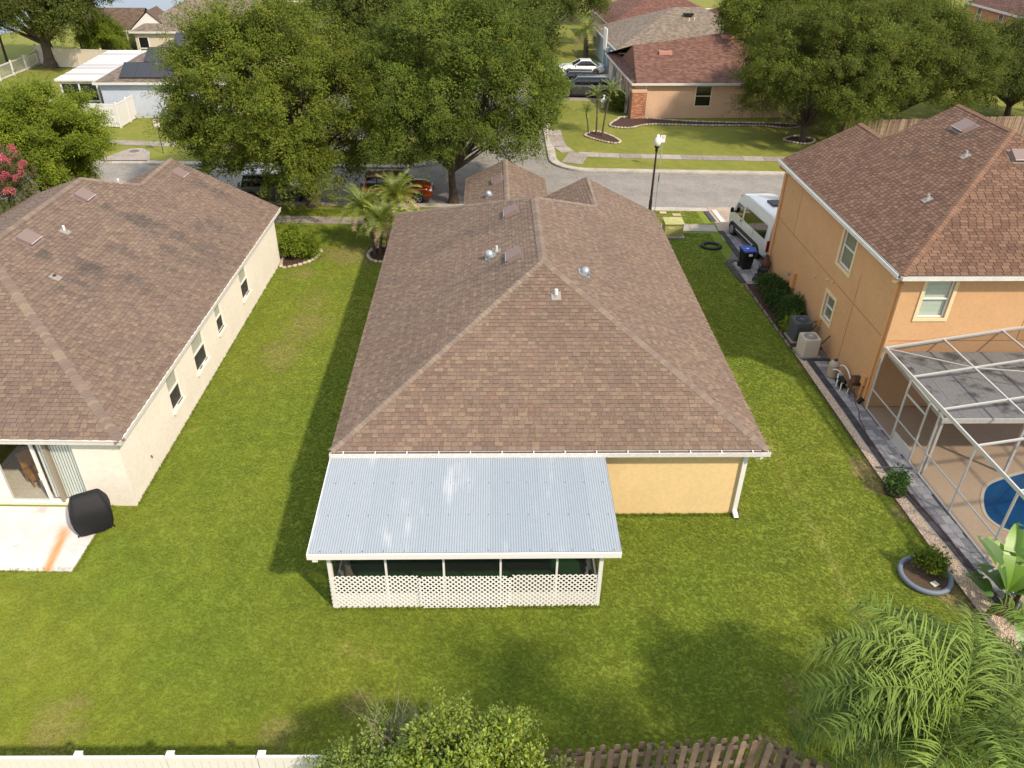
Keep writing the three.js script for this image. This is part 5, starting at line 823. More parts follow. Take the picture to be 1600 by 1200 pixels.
palm('date_palm', 'bushy small date palm nearest the roof corner of the yellow house', [-5.9, -38.9], { h: 1.6, tr: 0.08, fr: pyg, mats: [...pm, ...dry], seed: 211, lean: [0.25, 0.1], group: 'date palms at the roof corner', list: pl(1) });
palm('date_palm', 'bushy small date palm left of the group by the roof corner', [-6.15, -38.85], { h: 2.0, tr: 0.08, fr: pyg, mats: [...pm, ...dry], seed: 213, lean: [-0.55, -0.7], group: 'date palms at the roof corner', list: pl(2) });
palm('date_palm', 'tallest date palm of the group, in front of the orange car', [-5.6, -39.3], { h: 2.5, tr: 0.08, fr: pyg, mats: [...pm, ...dry], seed: 215, lean: [0.6, -0.9], group: 'date palms at the roof corner', list: pl(3) });
const smallFr = [[1.2, 1.2], [0.8, 1.6], [0.4, 1.6]].map(([p, b], i) => frondGeo(1.1, p, b, 16, 0.24, 0.022, 0.3, 230 + i));
palm('bed_palm', 'slim palm on the left of the stone ringed bed', [7.6, -62.1], { h: 1.5, tr: 0.05, fr: smallFr, mats: pm, seed: 231, lean: [-0.25, 0], group: 'small palms in the stone ringed bed' });
palm('bed_palm', 'slim palm in the middle of the stone ringed bed', [8.2, -61.9], { h: 2.7, tr: 0.06, fr: smallFr, mats: pm, seed: 233, lean: [-0.1, 0], group: 'small palms in the stone ringed bed' });
palm('bed_palm', 'tallest slim palm on the right of the stone ringed bed', [8.6, -61.5], { h: 3.2, tr: 0.06, fr: smallFr, mats: pm, seed: 235, lean: [0.45, -0.2], group: 'small palms in the stone ringed bed' });
palm('cabbage_palm', 'shaggy palm with hanging dead fronds behind the white sedan', [10.4, -92], { h: 2.6, tr: 0.25, fr: [[1.2, 1.2], [0.7, 1.6], [0.2, 1.6], [-0.6, 0.9]].map(([p, b], i) => frondGeo(2.3, p, b, 20, 0.6, 0.05, 0.5, 240 + i)), mats: [...pm, ...dry], seed: 241, list: pl(7, 26) });
palm('lake_palm', 'thin dark palm by the lake at the left picture edge', [-49.6, -86.7], { h: 3.4, tr: 0.12, fr: [[1.0, 1.6], [0.5, 1.8], [0.1, 1.6]].map(([p, b], i) => frondGeo(2.2, p, b, 18, 0.5, 0.05, 0.5, 250 + i)), mats: [mat(0x2d3516, 0.8), mat(0x3b4420, 0.8)], seed: 251 });
palm('yard_palm', 'palm in front of the red porch roof at the top right', [45, -83.5], { h: 4, tr: 0.14, fr: [[1.1, 1.4], [0.6, 1.8], [0.1, 1.5]].map(([p, b], i) => frondGeo(2.4, p, b, 18, 0.5, 0.05, 0.5, 255 + i)), mats: pm, seed: 257 });
// big feather palm in the foreground
const bigFr = [[1.2, 1.9, 3.1], [0.85, 2.3, 3.3], [0.45, 2.2, 3.2], [0.1, 1.7, 2.9]].map(([p, b, l], i) => frondGeo(l, p, b, 76, 1.05, 0.04, 2.2, 260 + i, 2.1));
const bm = [0x566a1e, 0x677c29, 0x435717, 0x808f36].map((h) => mat(h, 0.72));
palm('feather_palm', 'large feather palm with long arching fronds in the bottom right corner', [9.1, -9.05], { h: 3.0, tr: 0.11, fr: bigFr, mats: bm, seed: 271, list: [[2.56, 1, 3, 1.08], [2.95, 1, 0, 1.1], [3.05, 2, 2, 1.15], [2.25, 0, 1, 1.05], [2.05, 1, 3, 0.95], [1.5, 1, 0, 0.95], [1.1, 0, 1, 0.9], [0.75, 2, 2, 0.95], [0.3, 1, 0, 0.95], [3.4, 2, 2, 1], [3.9, 1, 1, 1], [-0.3, 2, 1, 1], [-1, 1, 2, 1], [-1.8, 1, 0, 1], [1.75, 3, 2, 0.9], [2.6, 3, 2, 0.95], [4.5, 0, 1, 0.9], [2.45, 1, 2, 1], [1.85, 2, 2, 1], [2.75, 2, 0, 1], [3.1, 0, 1, 0.9], [1.3, 2, 2, 0.9], [2.2, 2, 3, 1.1], [2.7, 0, 1, 1], [1.65, 1, 2, 1], [0.95, 1, 0, 0.95], [0.5, 2, 3, 1], [3.3, 1, 1, 1], [2.05, 3, 0, 1.05], [2.85, 3, 3, 1.05]] });
palm('feather_palm', 'second feather palm at the right picture edge behind the banana plant', [12.6, -10.2], { h: 2.0, tr: 0.1, fr: bigFr, mats: bm, seed: 273, list: [[2.2, 0, 1, 0.9], [2.7, 1, 2, 0.9], [1.6, 0, 0, 0.8], [1.9, 2, 2, 0.85], [3.2, 1, 0, 0.9], [3.8, 2, 2, 0.9], [1, 1, 1, 0.8], [0, 1, 2, 0.9], [-1, 2, 1, 0.9], [-2, 1, 2, 0.9]] });
// banana plant: broad leaves one by one
{
  const t = thing('banana_plant', 'banana plant with broad torn leaves at the end of the gravel strip', 'banana plant', [14.05, 0, -14.5]), st = mat(0x5b4a2c, 0.8, { map: T.grain }), lm = [0x6b8f24, 0x7a9c2c, 0x587b20, 0x3f621b].map((h) => mat(h, 0.45, { transmission: 0.25, thickness: 0 }));
  for (const [dx, dz, h, r_] of [[0, 0, 0.55, 0.075], [-0.25, 0.05, 0.35, 0.05], [0.2, 0.2, 0.4, 0.06], [0.32, -0.1, 0.5, 0.06]]) part(t, 'stem', limb([V(dx, 0, dz), V(dx + 0.02, h * 0.5, dz), V(dx + 0.05, h, dz)], [r_ * 1.2, r_, r_ * 0.6], 10, 6), st);
  const leaf = (len, w, pitch, bend, seed) => { const s = new Soup(), r = rng(seed), N = 22; let p = V(0, 0, 0), a = pitch, prev = null; for (let i = 0; i <= N; i++) { const k = i / N, d = V(Math.cos(a), Math.sin(a), 0), ww = k < 0.15 ? 0.015 : w * Math.sin(Math.min(1, (k - 0.15) / 0.85 * 0.94 + 0.06) * Math.PI) ** 0.55 * (0.9 + r() * 0.15), up = V(-Math.sin(a), Math.cos(a), 0), row = [p.clone().add(V(0, 0, -ww)).addScaledVector(up, ww * 0.25), p.clone(), p.clone().add(V(0, 0, ww)).addScaledVector(up, ww * 0.25)]; if (prev && !(k > 0.3 && r() < 0.08)) s.quad(prev[0], prev[1], row[1], row[0]); if (prev && !(k > 0.3 && r() < 0.08)) s.quad(prev[1], prev[2], row[2], row[1]); prev = row; p = p.clone().addScaledVector(d, len / N); a -= bend / N; } return s.geo(); };
  const lg = [leaf(1.6, 0.27, 1.35, 1.0, 1), leaf(1.6, 0.26, 1.15, 1.6, 2), leaf(1.3, 0.22, 0.8, 1.8, 3)];
  [[0, 0.5, 0, 1.9, 0, 1], [0, 0.5, 0, 2.3, 0, 3], [0, 0.5, 0, 1.2, 0, 0], [0, 0.5, 0, 0.5, 0, 1], [0, 0.5, 0, -0.6, 1, 3], [0.05, 0.5, 0, -1.2, 1, 2], [0, 0.5, 0, 1.8, 2, 3], [0.32, 0.45, -0.1, 0.6, 1, 0], [0.32, 0.45, -0.1, -0.6, 1, 2], [-0.25, 0.3, 0.05, 1.7, 2, 3], [0.2, 0.35, 0.2, -2, 2, 2], [0.2, 0.35, 0.2, -0.2, 2, 0], [0.32, 0.45, -0.1, 1.6, 0, 1]].forEach(([x, y, z, az, g, m], i) => { const f = part(t, 'leaf', lg[g], lm[m]); f.position.set(x, y, z); f.rotation.y = az; f.scale.setScalar(0.85 + (i % 3) * 0.1); }); t.scale.setScalar(1.3);
}
// beds with stone edging
function stoneRing(name, label, pts, y = 0.03) {
  const t = thing(name, label, 'flower bed'), r = rng(pts.length * 31 + 7), c = new THREE.CatmullRomCurve3(pts.map(([x, z]) => V(x, 0, z)), true, 'catmullrom', 0.5), P = c.getPoints(60).slice(0, 60);
  part(t, 'mulch', slab(P.map((p) => [p.x, p.z]), -0.02, y), M.mulch);
  const L = c.getLength(), n = Math.floor(L / 0.27), ms = [0xc9bba7, 0xb7a690, 0xd4c8b7].map((h) => mat(h, 0.95, { map: T.grain })), gs = [0, 1, 2].map((k) => { const g = new THREE.IcosahedronGeometry(0.13, 1), p = g.attributes.position; for (let i = 0; i < p.count; i++) { const f = 1 + 0.22 * PN.noise(p.getX(i) * 14 + k * 5, p.getY(i) * 14, p.getZ(i) * 14); p.setXYZ(i, p.getX(i) * f * 1.05, p.getY(i) * f * 0.6, p.getZ(i) * f * 0.8); } g.computeVertexNormals(); return g; });
  for (let i = 0; i < n; i++) { const p = c.getPointAt(i / n), d = c.getTangentAt(i / n), m = part(t, 'stone', gs[i % 3], ms[Math.floor(r() * 3)]); m.position.set(p.x, 0.06, p.z); m.rotation.y = Math.atan2(-d.z, d.x) + (r() - 0.5) * 0.4; }
  return t;
}
stoneRing('stone_ringed_bed', 'oval mulch bed ringed with pale stones under three slim palms', [[7.3, -61.5], [8.2, -62.6], [9.2, -61.6], [9.8, -60], [9.4, -59.4], [8.4, -60]]);
stoneRing('stone_ringed_bed', 'small round stone ringed bed around the far oak trunk', [[22.6, -60.6], [23.8, -61.7], [25, -60.8], [24, -59.6]]);
stoneRing('stone_ringed_bed', 'long mulch bed edged with stones along the tan house wall', [[9.6, -64.3], [10.4, -66.2], [11.5, -67], [17, -65.75], [25, -65.2], [24, -63.9], [22, -64.6], [17, -64.6], [13, -64.8], [11, -63.7]]);
stoneRing('stone_ringed_bed', 'curved mulch bed with white edging at the front corner of the cream house', [[-10.75, -37.2], [-10.0, -37.3], [-9.3, -38], [-9.05, -39], [-9.5, -39.6], [-10.8, -39.5]]);
stoneRing('stone_ringed_bed', 'mulch bed under the date palms at the yellow house corner', [[-4.4, -38.0], [-5.9, -37.8], [-6.5, -38.6], [-6.2, -39.6], [-5, -39.9], [-4.4, -39.4]]);
// ---------- vehicles ----------
// front is +x; o: L length, W width, H height, belt, hood heights and the cabin's four x positions
function car(name, label, pos, turn, hex, o, group) {
  const t = thing(name, label, o.cat ?? 'car', pos, turn, group), paint = mat(hex, 0.28, { clearcoat: 1, clearcoatRoughness: 0.05, metalness: o.metal ?? 0.2 }), { L, W, H, belt, hood, tail } = o, [cw, rf, rr, rb] = o.cabin, yb = 0.2, w = W / 2;
  const st = [[-L / 2, 0.78, 0.42, belt * 0.78], [-L / 2 + 0.08, 0.9, 0.3, tail - 0.06], [-L / 2 + 0.4, 0.97, 0.24, tail], [rb - 0.05, 0.99, yb, tail], [rb + 0.25, 1, yb, belt], [0, 1, yb, belt], [cw - 0.15, 1, yb, belt], [cw + 0.1, 0.99, yb, belt - 0.02], [L / 2 - 0.55, 0.96, 0.22, hood], [L / 2 - 0.18, 0.88, 0.27, hood - 0.12], [L / 2 - 0.04, 0.76, 0.33, hood - 0.26], [L / 2, 0.66, 0.4, hood - 0.36]];
  const ring = (x, k, lo, hi) => { const a = w * k, m = (lo + hi) / 2, h = [[lo, 0.86], [lo + 0.1, 0.97], [m - 0.02, 1], [hi - 0.16, 0.985], [hi - 0.04, 0.94], [hi + 0.01, 0.84], [hi + 0.035, 0.4]]; return [...h.map(([y, f]) => V(x, y, a * f)), ...h.reverse().map(([y, f]) => V(x, y, -a * f))]; };
  const body = part(t, 'body', loftG(st.map(([x, k, lo, hi]) => ring(x, k, lo, hi))), paint);
  const roofY = (x) => x > rf ? lerp(H - 0.03, belt, (x - rf) / (cw - rf)) : x < rr ? lerp(H - 0.05, tail + 0.01, (rr - x) / (rr - rb)) : H - 0.02 * Math.abs((x - (rf + rr) / 2) / (rf - rr)), xs = [rb, lerp(rb, rr, 0.5), rr, lerp(rr, rf, 0.33), lerp(rr, rf, 0.7), rf, lerp(rf, cw, 0.5), cw];
  const gr = (x, y, e = 0) => { const b0 = belt - 0.04, k = clamp((y - b0) / (H - b0), 0, 1), top = lerp(0.88, 0.7, k), h = [[b0, 0.9], [lerp(b0, y, 0.5), lerp(0.9, top, 0.45)], [y - 0.06 * k, top], [y, top - 0.12], [y + 0.015, 0.3]]; return [...h.map(([yy, f]) => V(x, Math.max(b0, yy) + e, w * (f + e))), ...h.reverse().map(([yy, f]) => V(x, Math.max(b0, yy) + e, -w * (f + e)))]; };
  part(t, 'windows', loftG(xs.map((x) => gr(x, roofY(x)))), o.glass ?? M.glassDark);
  const rx = [rr - 0.06, rr + 0.1, lerp(rr, rf, 0.5), rf - 0.1, rf + 0.04], rg = (x) => { const y = roofY(clamp(x, rr, rf)) + 0.012, h = [[y - 0.085, 0.725], [y - 0.03, 0.7], [y, 0.58], [y + 0.015, 0.3]]; return [...h.map(([yy, f]) => V(x, yy, w * f)), ...h.reverse().map(([yy, f]) => V(x, yy, -w * f))]; };
  part(t, 'roof', loftG(rx.map(rg)), paint);
  for (const s of [-1, 1]) {
    const A = (x, f) => V(x, belt - 0.03, s * w * f), B = (x, f) => V(x, H - 0.06, s * w * f);
    part(t, 'pillar', bar(A(cw, 0.9), B(rf, 0.71), 0.05, 0.05), paint); part(t, 'pillar', bar(A(rb + 0.15, 0.9), B(rr, 0.71), 0.14, 0.05), paint);
    for (const k of o.pillars ?? [0.42]) part(t, 'pillar', bar(A(lerp(rr, rf, k), 0.912), B(lerp(rr, rf, k), 0.722), 0.05, 0.05), M.black);
    part(t, 'headlight', new THREE.SphereGeometry(0.16, 12, 8).scale(1, 0.5, 0.75).translate(L / 2 - 0.2, hood - 0.2, s * w * 0.72), mat(0xd5d8d8, 0.1));
    part(t, 'tail_light', bx(0.2, 0.16, 0.3, -L / 2 + 0.13, tail - 0.17, s * w * 0.72), M.red);
    part(t, 'mirror', new THREE.SphereGeometry(0.1, 10, 8).scale(0.6, 0.7, 1).translate(cw - 0.35, belt + 0.06, s * (w + 0.06)), paint);
    part(t, 'sill', bx(L * 0.5, 0.1, 0.04, 0, 0.24, s * (w - 0.01)), M.black);
    for (const x of [0.15, -0.85]) part(t, 'door_handle', bx(0.16, 0.025, 0.03, x, belt - 0.14, s * (w + 0.0)), paint);
    for (const x of [o.wb / 2 + o.sh, -o.wb / 2 + o.sh]) {
      const R = o.wr; part(t, 'wheel_arch', new THREE.TorusGeometry(R + 0.035, 0.03, 6, 18, Math.PI).translate(x, R, s * (w - 0.03)), M.black);
      const wh = part(t, 'wheel', new THREE.CylinderGeometry(R, R, 0.22, 24).rotateX(Math.PI / 2).translate(x, R, s * (w - 0.1)), M.rubber);
      const sp = []; for (let i = 0; i < 5; i++) sp.push(bx(0.06, R * 0.62, 0.02, 0, R * 0.33, 0).rotateZ(i * 1.2566).translate(x, R, s * (w + 0.018))); part(wh, 'rim', [new THREE.TorusGeometry(R * 0.64, 0.02, 6, 20).translate(x, R, s * (w + 0.012)), new THREE.CylinderGeometry(0.06, 0.06, 0.03, 12).rotateX(Math.PI / 2).translate(x, R, s * (w + 0.016)), ...sp], M.rim);
    }
  }
  part(t, 'grille', bx(0.05, 0.2, W * 0.45, L / 2 - 0.01, hood - 0.34, 0), M.black); part(t, 'number_plate', bx(0.02, 0.12, 0.3, -L / 2 + 0.02, 0.62, 0), M.white);
  return t;
}
const suv = { L: 4.5, W: 1.86, H: 1.66, belt: 1.05, hood: 1.0, tail: 1.06, cabin: [1.0, 0.35, -1.75, -2.1], wb: 2.65, sh: 0, wr: 0.36, pillars: [0.3, 0.72] };
const sedan = { L: 4.55, W: 1.8, H: 1.42, belt: 0.93, hood: 0.9, tail: 0.98, cabin: [0.95, 0.15, -0.85, -1.75], wb: 2.65, sh: 0, wr: 0.33 };
const mini = { L: 5.05, W: 1.95, H: 1.75, belt: 1.12, hood: 1.05, tail: 1.15, cabin: [1.5, 0.7, -2.05, -2.4], wb: 3.0, sh: 0.05, wr: 0.36, pillars: [0.25, 0.6, 0.85], cat: 'minivan' };
car('parked_suv', 'orange SUV parked on the street behind the date palms', [-5.85, -0.12, -47.55], 0.03, 0x9c3d0c, suv, 'cars parked along the near kerb');
car('parked_suv', 'silver grey SUV parked under the left street tree', [-13.3, -0.12, -47.7], 0.03, 0x5b6163, suv, 'cars parked along the near kerb');
car('parked_sedan', 'white sedan on the driveway of the grey roofed house', [9.1, 0.02, -83.7], Math.PI + 0.02, 0xe6e4e2, { ...sedan, metal: 0 });
car('parked_minivan', 'dark grey minivan on the driveway nearest the brick cornered house', [8.5, 0.02, -74.6], Math.PI - 0.06, 0x3c3a3d, mini);
car('parked_suv', 'dark SUV half hidden behind the grey minivan', [7.6, 0.02, -77.2], Math.PI - 0.03, 0x34383b, suv);
// passenger van: front is +x
{
  const t = thing('passenger_van', 'white high roof passenger van on the driveway beside the orange house', 'van', [14.75, 0.03, -40.15], Math.PI / 2 + 0.13), W = 1.95, w = W / 2, paint = mat(0xd4d5d4, 0.3, { clearcoat: 1, clearcoatRoughness: 0.06 });
  const st = [[-2.65, 0.93, 0.45, 2.5], [-2.58, 0.985, 0.4, 2.62], [-2.2, 1, 0.36, 2.66], [0.6, 1, 0.36, 2.66], [1.15, 1, 0.36, 2.58], [1.45, 0.99, 0.36, 2.35], [1.75, 0.985, 0.36, 1.95], [2.05, 0.97, 0.36, 1.5], [2.3, 0.95, 0.36, 1.22], [2.6, 0.88, 0.4, 1.05], [2.72, 0.78, 0.46, 0.9]];
  const ring = (x, k, lo, hi) => { const tl = clamp((hi - 1.1) / 1.5, 0, 1) * 0.12, a = w * k, h = [[lo, 0.9], [lo + 0.12, 0.99], [Math.min(1.1, hi - 0.1), 1], [lerp(Math.min(1.1, hi - 0.1), hi, 0.6), 1 - tl * 0.5], [hi - 0.08, 0.97 - tl], [hi, 0.88 - tl], [hi + 0.04, 0.4]]; return [...h.map(([y, f]) => V(x, y, a * f)), ...h.reverse().map(([y, f]) => V(x, y, -a * f))]; };
  part(t, 'body', loftG(st.map((q) => ring(...q))), paint);
  for (const s of [-1, 1]) {
    const pane = (x0, x1, y0, y1, n = 'side_window', cut = 0) => { const so = new Soup(), z = (y) => s * (w * (1 - clamp((y - 1.1) / 1.5, 0, 1) * 0.06) + 0.008); so.quad(V(x0, y0, z(y0)), V(x1 + cut, y0, z(y0)), V(x1, y1, z(y1)), V(x0, y1, z(y1))); return part(t, n, so.geo(), M.glassDark); };
    pane(-2.3, -0.95, 1.36, 2.1); pane(-0.9, 0.42, 1.36, 2.1); pane(0.66, 1.42, 1.36, 2.0, 'door_window', 0.3);
    part(t, 'side_cladding', bx(3.1, 0.2, 0.03, -0.1, 0.72, s * (w + 0.008)), mat(0x37383a, 0.7)); part(t, 'sill', bx(3.2, 0.14, 0.05, 0, 0.42, s * (w - 0.03)), mat(0x2a2b2c, 0.7));
    part(t, 'door_seam', [bx(0.012, 1.4, 0.006, 0.55, 1.35, s * (w + 0.004)), bx(0.012, 1.3, 0.006, -0.92, 1.0, s * (w + 0.004))], mat(0x77787a, 0.6)); part(t, 'door_handle', bx(0.14, 0.04, 0.03, 0.72, 1.2, s * (w + 0.012)), M.black);
    part(t, 'mirror', [new THREE.SphereGeometry(0.13, 10, 8).scale(0.5, 1.2, 0.8).translate(1.62, 1.5, s * (w + 0.18)), bx(0.06, 0.06, 0.2, 1.62, 1.4, s * (w + 0.08))], M.black);
    part(t, 'tail_light', bx(0.05, 0.6, 0.14, -2.63, 1.1, s * (w - 0.09)), M.red); part(t, 'headlight', new THREE.SphereGeometry(0.2, 12, 8).scale(0.8, 0.9, 0.6).translate(2.5, 0.95, s * 0.72), mat(0xd5d8d8, 0.1));
    for (const x of [1.62, -1.55]) { const R = 0.36; part(t, 'wheel_arch', new THREE.TorusGeometry(R + 0.05, 0.045, 6, 18, Math.PI).translate(x, R, s * (w - 0.02)), mat(0x2a2b2c, 0.7)); const wh = part(t, 'wheel', new THREE.CylinderGeometry(R, R, 0.24, 24).rotateX(Math.PI / 2).translate(x, R, s * (w - 0.1)), M.rubber); part(wh, 'rim', [new THREE.CylinderGeometry(R * 0.6, R * 0.6, 0.02, 20).rotateX(Math.PI / 2).translate(x, R, s * (w + 0.02)), new THREE.TorusGeometry(R * 0.6, 0.02, 6, 20).translate(x, R, s * (w + 0.024))], M.rim); }
  }
  const ws = new Soup(); ws.quad(V(2.12, 1.47, -0.82), V(2.12, 1.47, 0.82), V(1.5, 2.36, 0.76), V(1.5, 2.36, -0.76)); part(t, 'windscreen', ws.geo(), M.glassDark);
  part(t, 'rear_window', bx(0.02, 0.7, 1.5, -2.65, 1.75, 0), M.glassDark); part(t, 'roof_hatch', bx(0.75, 0.1, 0.62, -0.9, 2.74, 0), mat(0x2e3038, 0.5)); part(t, 'bumper', bx(0.16, 0.25, 1.8, -2.68, 0.5, 0), mat(0x2a2b2c, 0.7));
}
// ---------- street furniture ----------
{
  const l = thing('street_lamp', 'dark street lamp post with white acorn globe by the near kerb', 'street lamp', [9.53, 0, -45.1]);
  part(l, 'post', new THREE.LatheGeometry([[0.13, 0], [0.13, 0.12], [0.1, 0.2], [0.1, 0.7], [0.075, 0.9], [0.05, 3.6], [0.055, 3.7]].map((q) => new THREE.Vector2(...q)), 16), mat(0x2b2523, 0.5)); part(l, 'lamp_neck', new THREE.LatheGeometry([[0.055, 3.68], [0.09, 3.75], [0.07, 3.85], [0.13, 3.95], [0.15, 4.02], [0.12, 4.04]].map((q) => new THREE.Vector2(...q)), 16), M.black);
  part(l, 'globe', new THREE.LatheGeometry([[0.12, 4.03], [0.2, 4.15], [0.215, 4.3], [0.17, 4.46], [0.09, 4.54], [0.1, 4.58], [0.06, 4.66], [0, 4.68]].map((q) => new THREE.Vector2(...q)), 20), M.lamp);
  const signTex = (lines, w, h, bg, fg, arrow) => { const c = document.createElement('canvas'); c.width = w; c.height = h; const x = c.getContext('2d'); x.fillStyle = bg; x.fillRect(0, 0, w, h); x.strokeStyle = fg; x.lineWidth = w * 0.03; x.strokeRect(w * 0.05, w * 0.05, w * 0.9, h - w * 0.1); if (arrow) { x.beginPath(); x.arc(w / 2, h * 0.32, w * 0.3, 0, 6.3); x.lineWidth = w * 0.07; x.stroke(); x.fillStyle = '#222'; x.font = `bold ${w * 0.42}px sans-serif`; x.textAlign = 'center'; x.fillText('P', w / 2, h * 0.32 + w * 0.15); x.beginPath(); x.moveTo(w * 0.29, h * 0.32 - w * 0.21); x.lineTo(w * 0.71, h * 0.32 + w * 0.21); x.stroke(); x.fillStyle = fg; x.fillRect(w * 0.25, h * 0.74, w * 0.5, h * 0.03); x.fillRect(w * 0.3, h * 0.82, w * 0.4, h * 0.03); } const t = new THREE.CanvasTexture(c); t.colorSpace = THREE.SRGBColorSpace; return t; };
  const nop = signTex([], 128, 192, '#efeceb', '#8a2a2a', true);
  const sign = (label, [x, z], h, turn, tx, w, sh, pole = M.galv, group) => { const s = thing('parking_sign', label, 'sign', [x, 0, z], turn, group); part(s, 'post', bx(0.05, h, 0.04, 0, h / 2, 0), pole); part(s, 'sign_plate', bx(w, sh, 0.004, 0, h - sh / 2, 0.024), M.galv); const f = new THREE.Mesh(new THREE.PlaneGeometry(w, sh), mat(0xffffff, 0.6, { map: tx })); f.name = 'sign_face'; f.position.set(0, h - sh / 2, 0.028); s.add(f); return s; };
  sign('white no parking sign on a thin post across the street behind the street lamp', [11.7, -53.75], 2.25, 0.1, nop, 0.34, 0.5);
  sign('white no parking sign on a dark post by the storm drain', [-23.3, -56.3], 2.4, 0.25, nop, 0.4, 0.55, mat(0x3b3f3c, 0.6));
  const s2 = thing('street_sign', 'grey sign seen edge on, its thin post next to the street lamp', 'sign', [9.92, 0, -45.5], 1.5); part(s2, 'post', bx(0.05, 2.3, 0.04, 0, 1.15, 0), M.galv); part(s2, 'sign_plate', bx(0.35, 0.5, 0.006, 0, 2.05, 0.024), M.galv);
  const u = thing('utility_box', 'pale green utility transformer box on a pad at the sidewalk', 'utility box', [10.2, 0, -41.6]), gr = mat(0xaaa868, 0.7, { map: T.coarse });
  part(u, 'pad', bx(1.25, 0.1, 1.15, 0, 0.05, 0), M.concrete); part(u, 'cabinet', [bx(1.02, 0.72, 0.85, 0, 0.46, -0.02)], gr); part(u, 'lid', [bx(1.08, 0.06, 0.95, 0, 0.85, -0.01, 0, 0.05)], mat(0xb5b274, 0.7, { map: T.coarse }));
  const mk = document.createElement('canvas'); mk.width = 256; mk.height = 64; const x = mk.getContext('2d'); x.fillStyle = '#b4b172'; x.fillRect(0, 0, 256, 64); x.strokeStyle = '#4b4628'; x.lineWidth = 7; x.beginPath(); for (const [a, b] of [[20, 30], [60, 18], [90, 34], [118, 12], [126, 48], [150, 20], [170, 44], [205, 24], [240, 26]]) x.lineTo(a, b); x.stroke(); const mt = new THREE.CanvasTexture(mk); mt.colorSpace = THREE.SRGBColorSpace; const mf = new THREE.Mesh(new THREE.PlaneGeometry(0.8, 0.22), mat(0xffffff, 0.7, { map: mt })); mf.name = 'marking'; mf.position.set(0.06, 0.66, 0.409); u.add(mf);
  const cv = part(scene, 'meter_lid', bx(0.5, 0.03, 0.35, 11.1, 0.02, -44.75), mat(0xb39a80, 0.9)); tag(cv, 'tan rectangular meter lid set in the verge grass', 'lid'); const cv2 = part(scene, 'meter_lid', bx(0.4, 0.03, 0.3, 10.35, 0.02, -45.1), mat(0xc0a68c, 0.9)); tag(cv2, 'small pale lid in the verge grass beside the lamp post', 'lid');
  // white garden statue by the minivan
  const st = thing('garden_statue', 'small white garden statue on the lawn behind the slim palms', 'statue', [9.75, 0, -70.2]); part(st, 'figure', new THREE.LatheGeometry([[0, 0], [0.2, 0], [0.21, 0.08], [0.14, 0.12], [0.17, 0.4], [0.2, 0.6], [0.18, 0.78], [0.07, 0.86], [0.06, 0.9], [0.1, 0.97], [0.1, 1.06], [0, 1.14]].map((q) => new THREE.Vector2(...q)), 18), mat(0xcfc9c9, 0.8)); part(st, 'arm', [limb([V(0.15, 0.75, 0), V(0.24, 0.6, 0.08), V(0.12, 0.52, 0.2)], [0.05, 0.045, 0.035], 7, 6), limb([V(-0.15, 0.75, 0), V(-0.24, 0.58, 0.06), V(-0.1, 0.5, 0.2)], [0.05, 0.045, 0.035], 7, 6)], mat(0xcfc9c9, 0.8));
}
// ---------- fences ----------
function vinylFence(label, pts, h, o = {}) {
  const f = thing('vinyl_fence', label, 'fence', [0, 0, 0], 0, o.group), vm = mat(o.hex ?? 0xd6d3cf, 0.5);
  for (let i = 0; i < pts.length; i++) {
    const [x, z] = pts[i]; const p = part(f, 'post', bx(0.13, h + 0.06, 0.13, x, (h + 0.06) / 2, z), vm); part(p, 'post_cap', [bx(0.16, 0.03, 0.16, x, h + 0.075, z), new THREE.ConeGeometry(0.1, 0.05, 4).rotateY(Math.PI / 4).translate(x, h + 0.115, z)], vm);
    if (i < pts.length - 1) {
      const a = V(x, 0, z), b = V(pts[i + 1][0], 0, pts[i + 1][1]), d = b.clone().sub(a), L = d.length(); d.normalize(); const A = a.clone().addScaledVector(d, 0.065), B = b.clone().addScaledVector(d, -0.065);
      const rail = part(f, 'top_rail', bar(A.clone().setY(h - 0.06), B.clone().setY(h - 0.06), 0.06, 0.12), vm); part(f, 'bottom_rail', bar(A.clone().setY(0.14), B.clone().setY(0.14), 0.06, 0.14), vm);
      const n = o.open ? 3 : Math.round((L - 0.13) / 0.17), w = (L - 0.13) / n; for (let k = 0; k < n; k++) { const c = A.clone().addScaledVector(d, (k + 0.5) * w); if (o.open) continue; part(f, 'board', bx(w - 0.008, h - 0.33, 0.035, c.x, 0.21 + (h - 0.33) / 2, c.z, Math.atan2(-d.z, d.x)), vm); }
      if (o.open) for (let k = 0; k < 12; k++) { const c = A.clone().lerp(B, (k + 0.5) / 12); part(f, 'picket', bx(0.02, h - 0.3, 0.02, c.x, h / 2, c.z), vm); }
    }
  }
  return f;
}
vinylFence('white vinyl fence along the bottom left edge of the back lawn', [[-12.2, -9.52], [-10.3, -9.49], [-8.43, -9.47], [-6.57, -9.45], [-4.71, -9.43], [-2.85, -9.41], [-1.0, -9.4]], 1.85);
vinylFence('white vinyl fence and gate beside the pale blue solar house', [[-36.5, -64.2], [-34, -63.6], [-31.5, -63.05], [-28.75, -62.75], [-28.68, -64.5], [-28.65, -66.2]], 1.8, { hex: 0xd8d5d2 });
vinylFence('cream vinyl fence between the old oak and the lanai', [[-46.1, -86.2], [-43.6, -84.6], [-41.2, -84.4], [-38.7, -84.2], [-36, -83.6], [-33.4, -83]], 1.8, { hex: 0xcabfae });
vinylFence('low white open fence running toward the lake at the left edge', [[-46.1, -76], [-46.0, -78.4], [-45.95, -80.8], [-45.9, -83.2], [-46.1, -86.0]], 1.3, { hex: 0xcfcbc4, open: true });
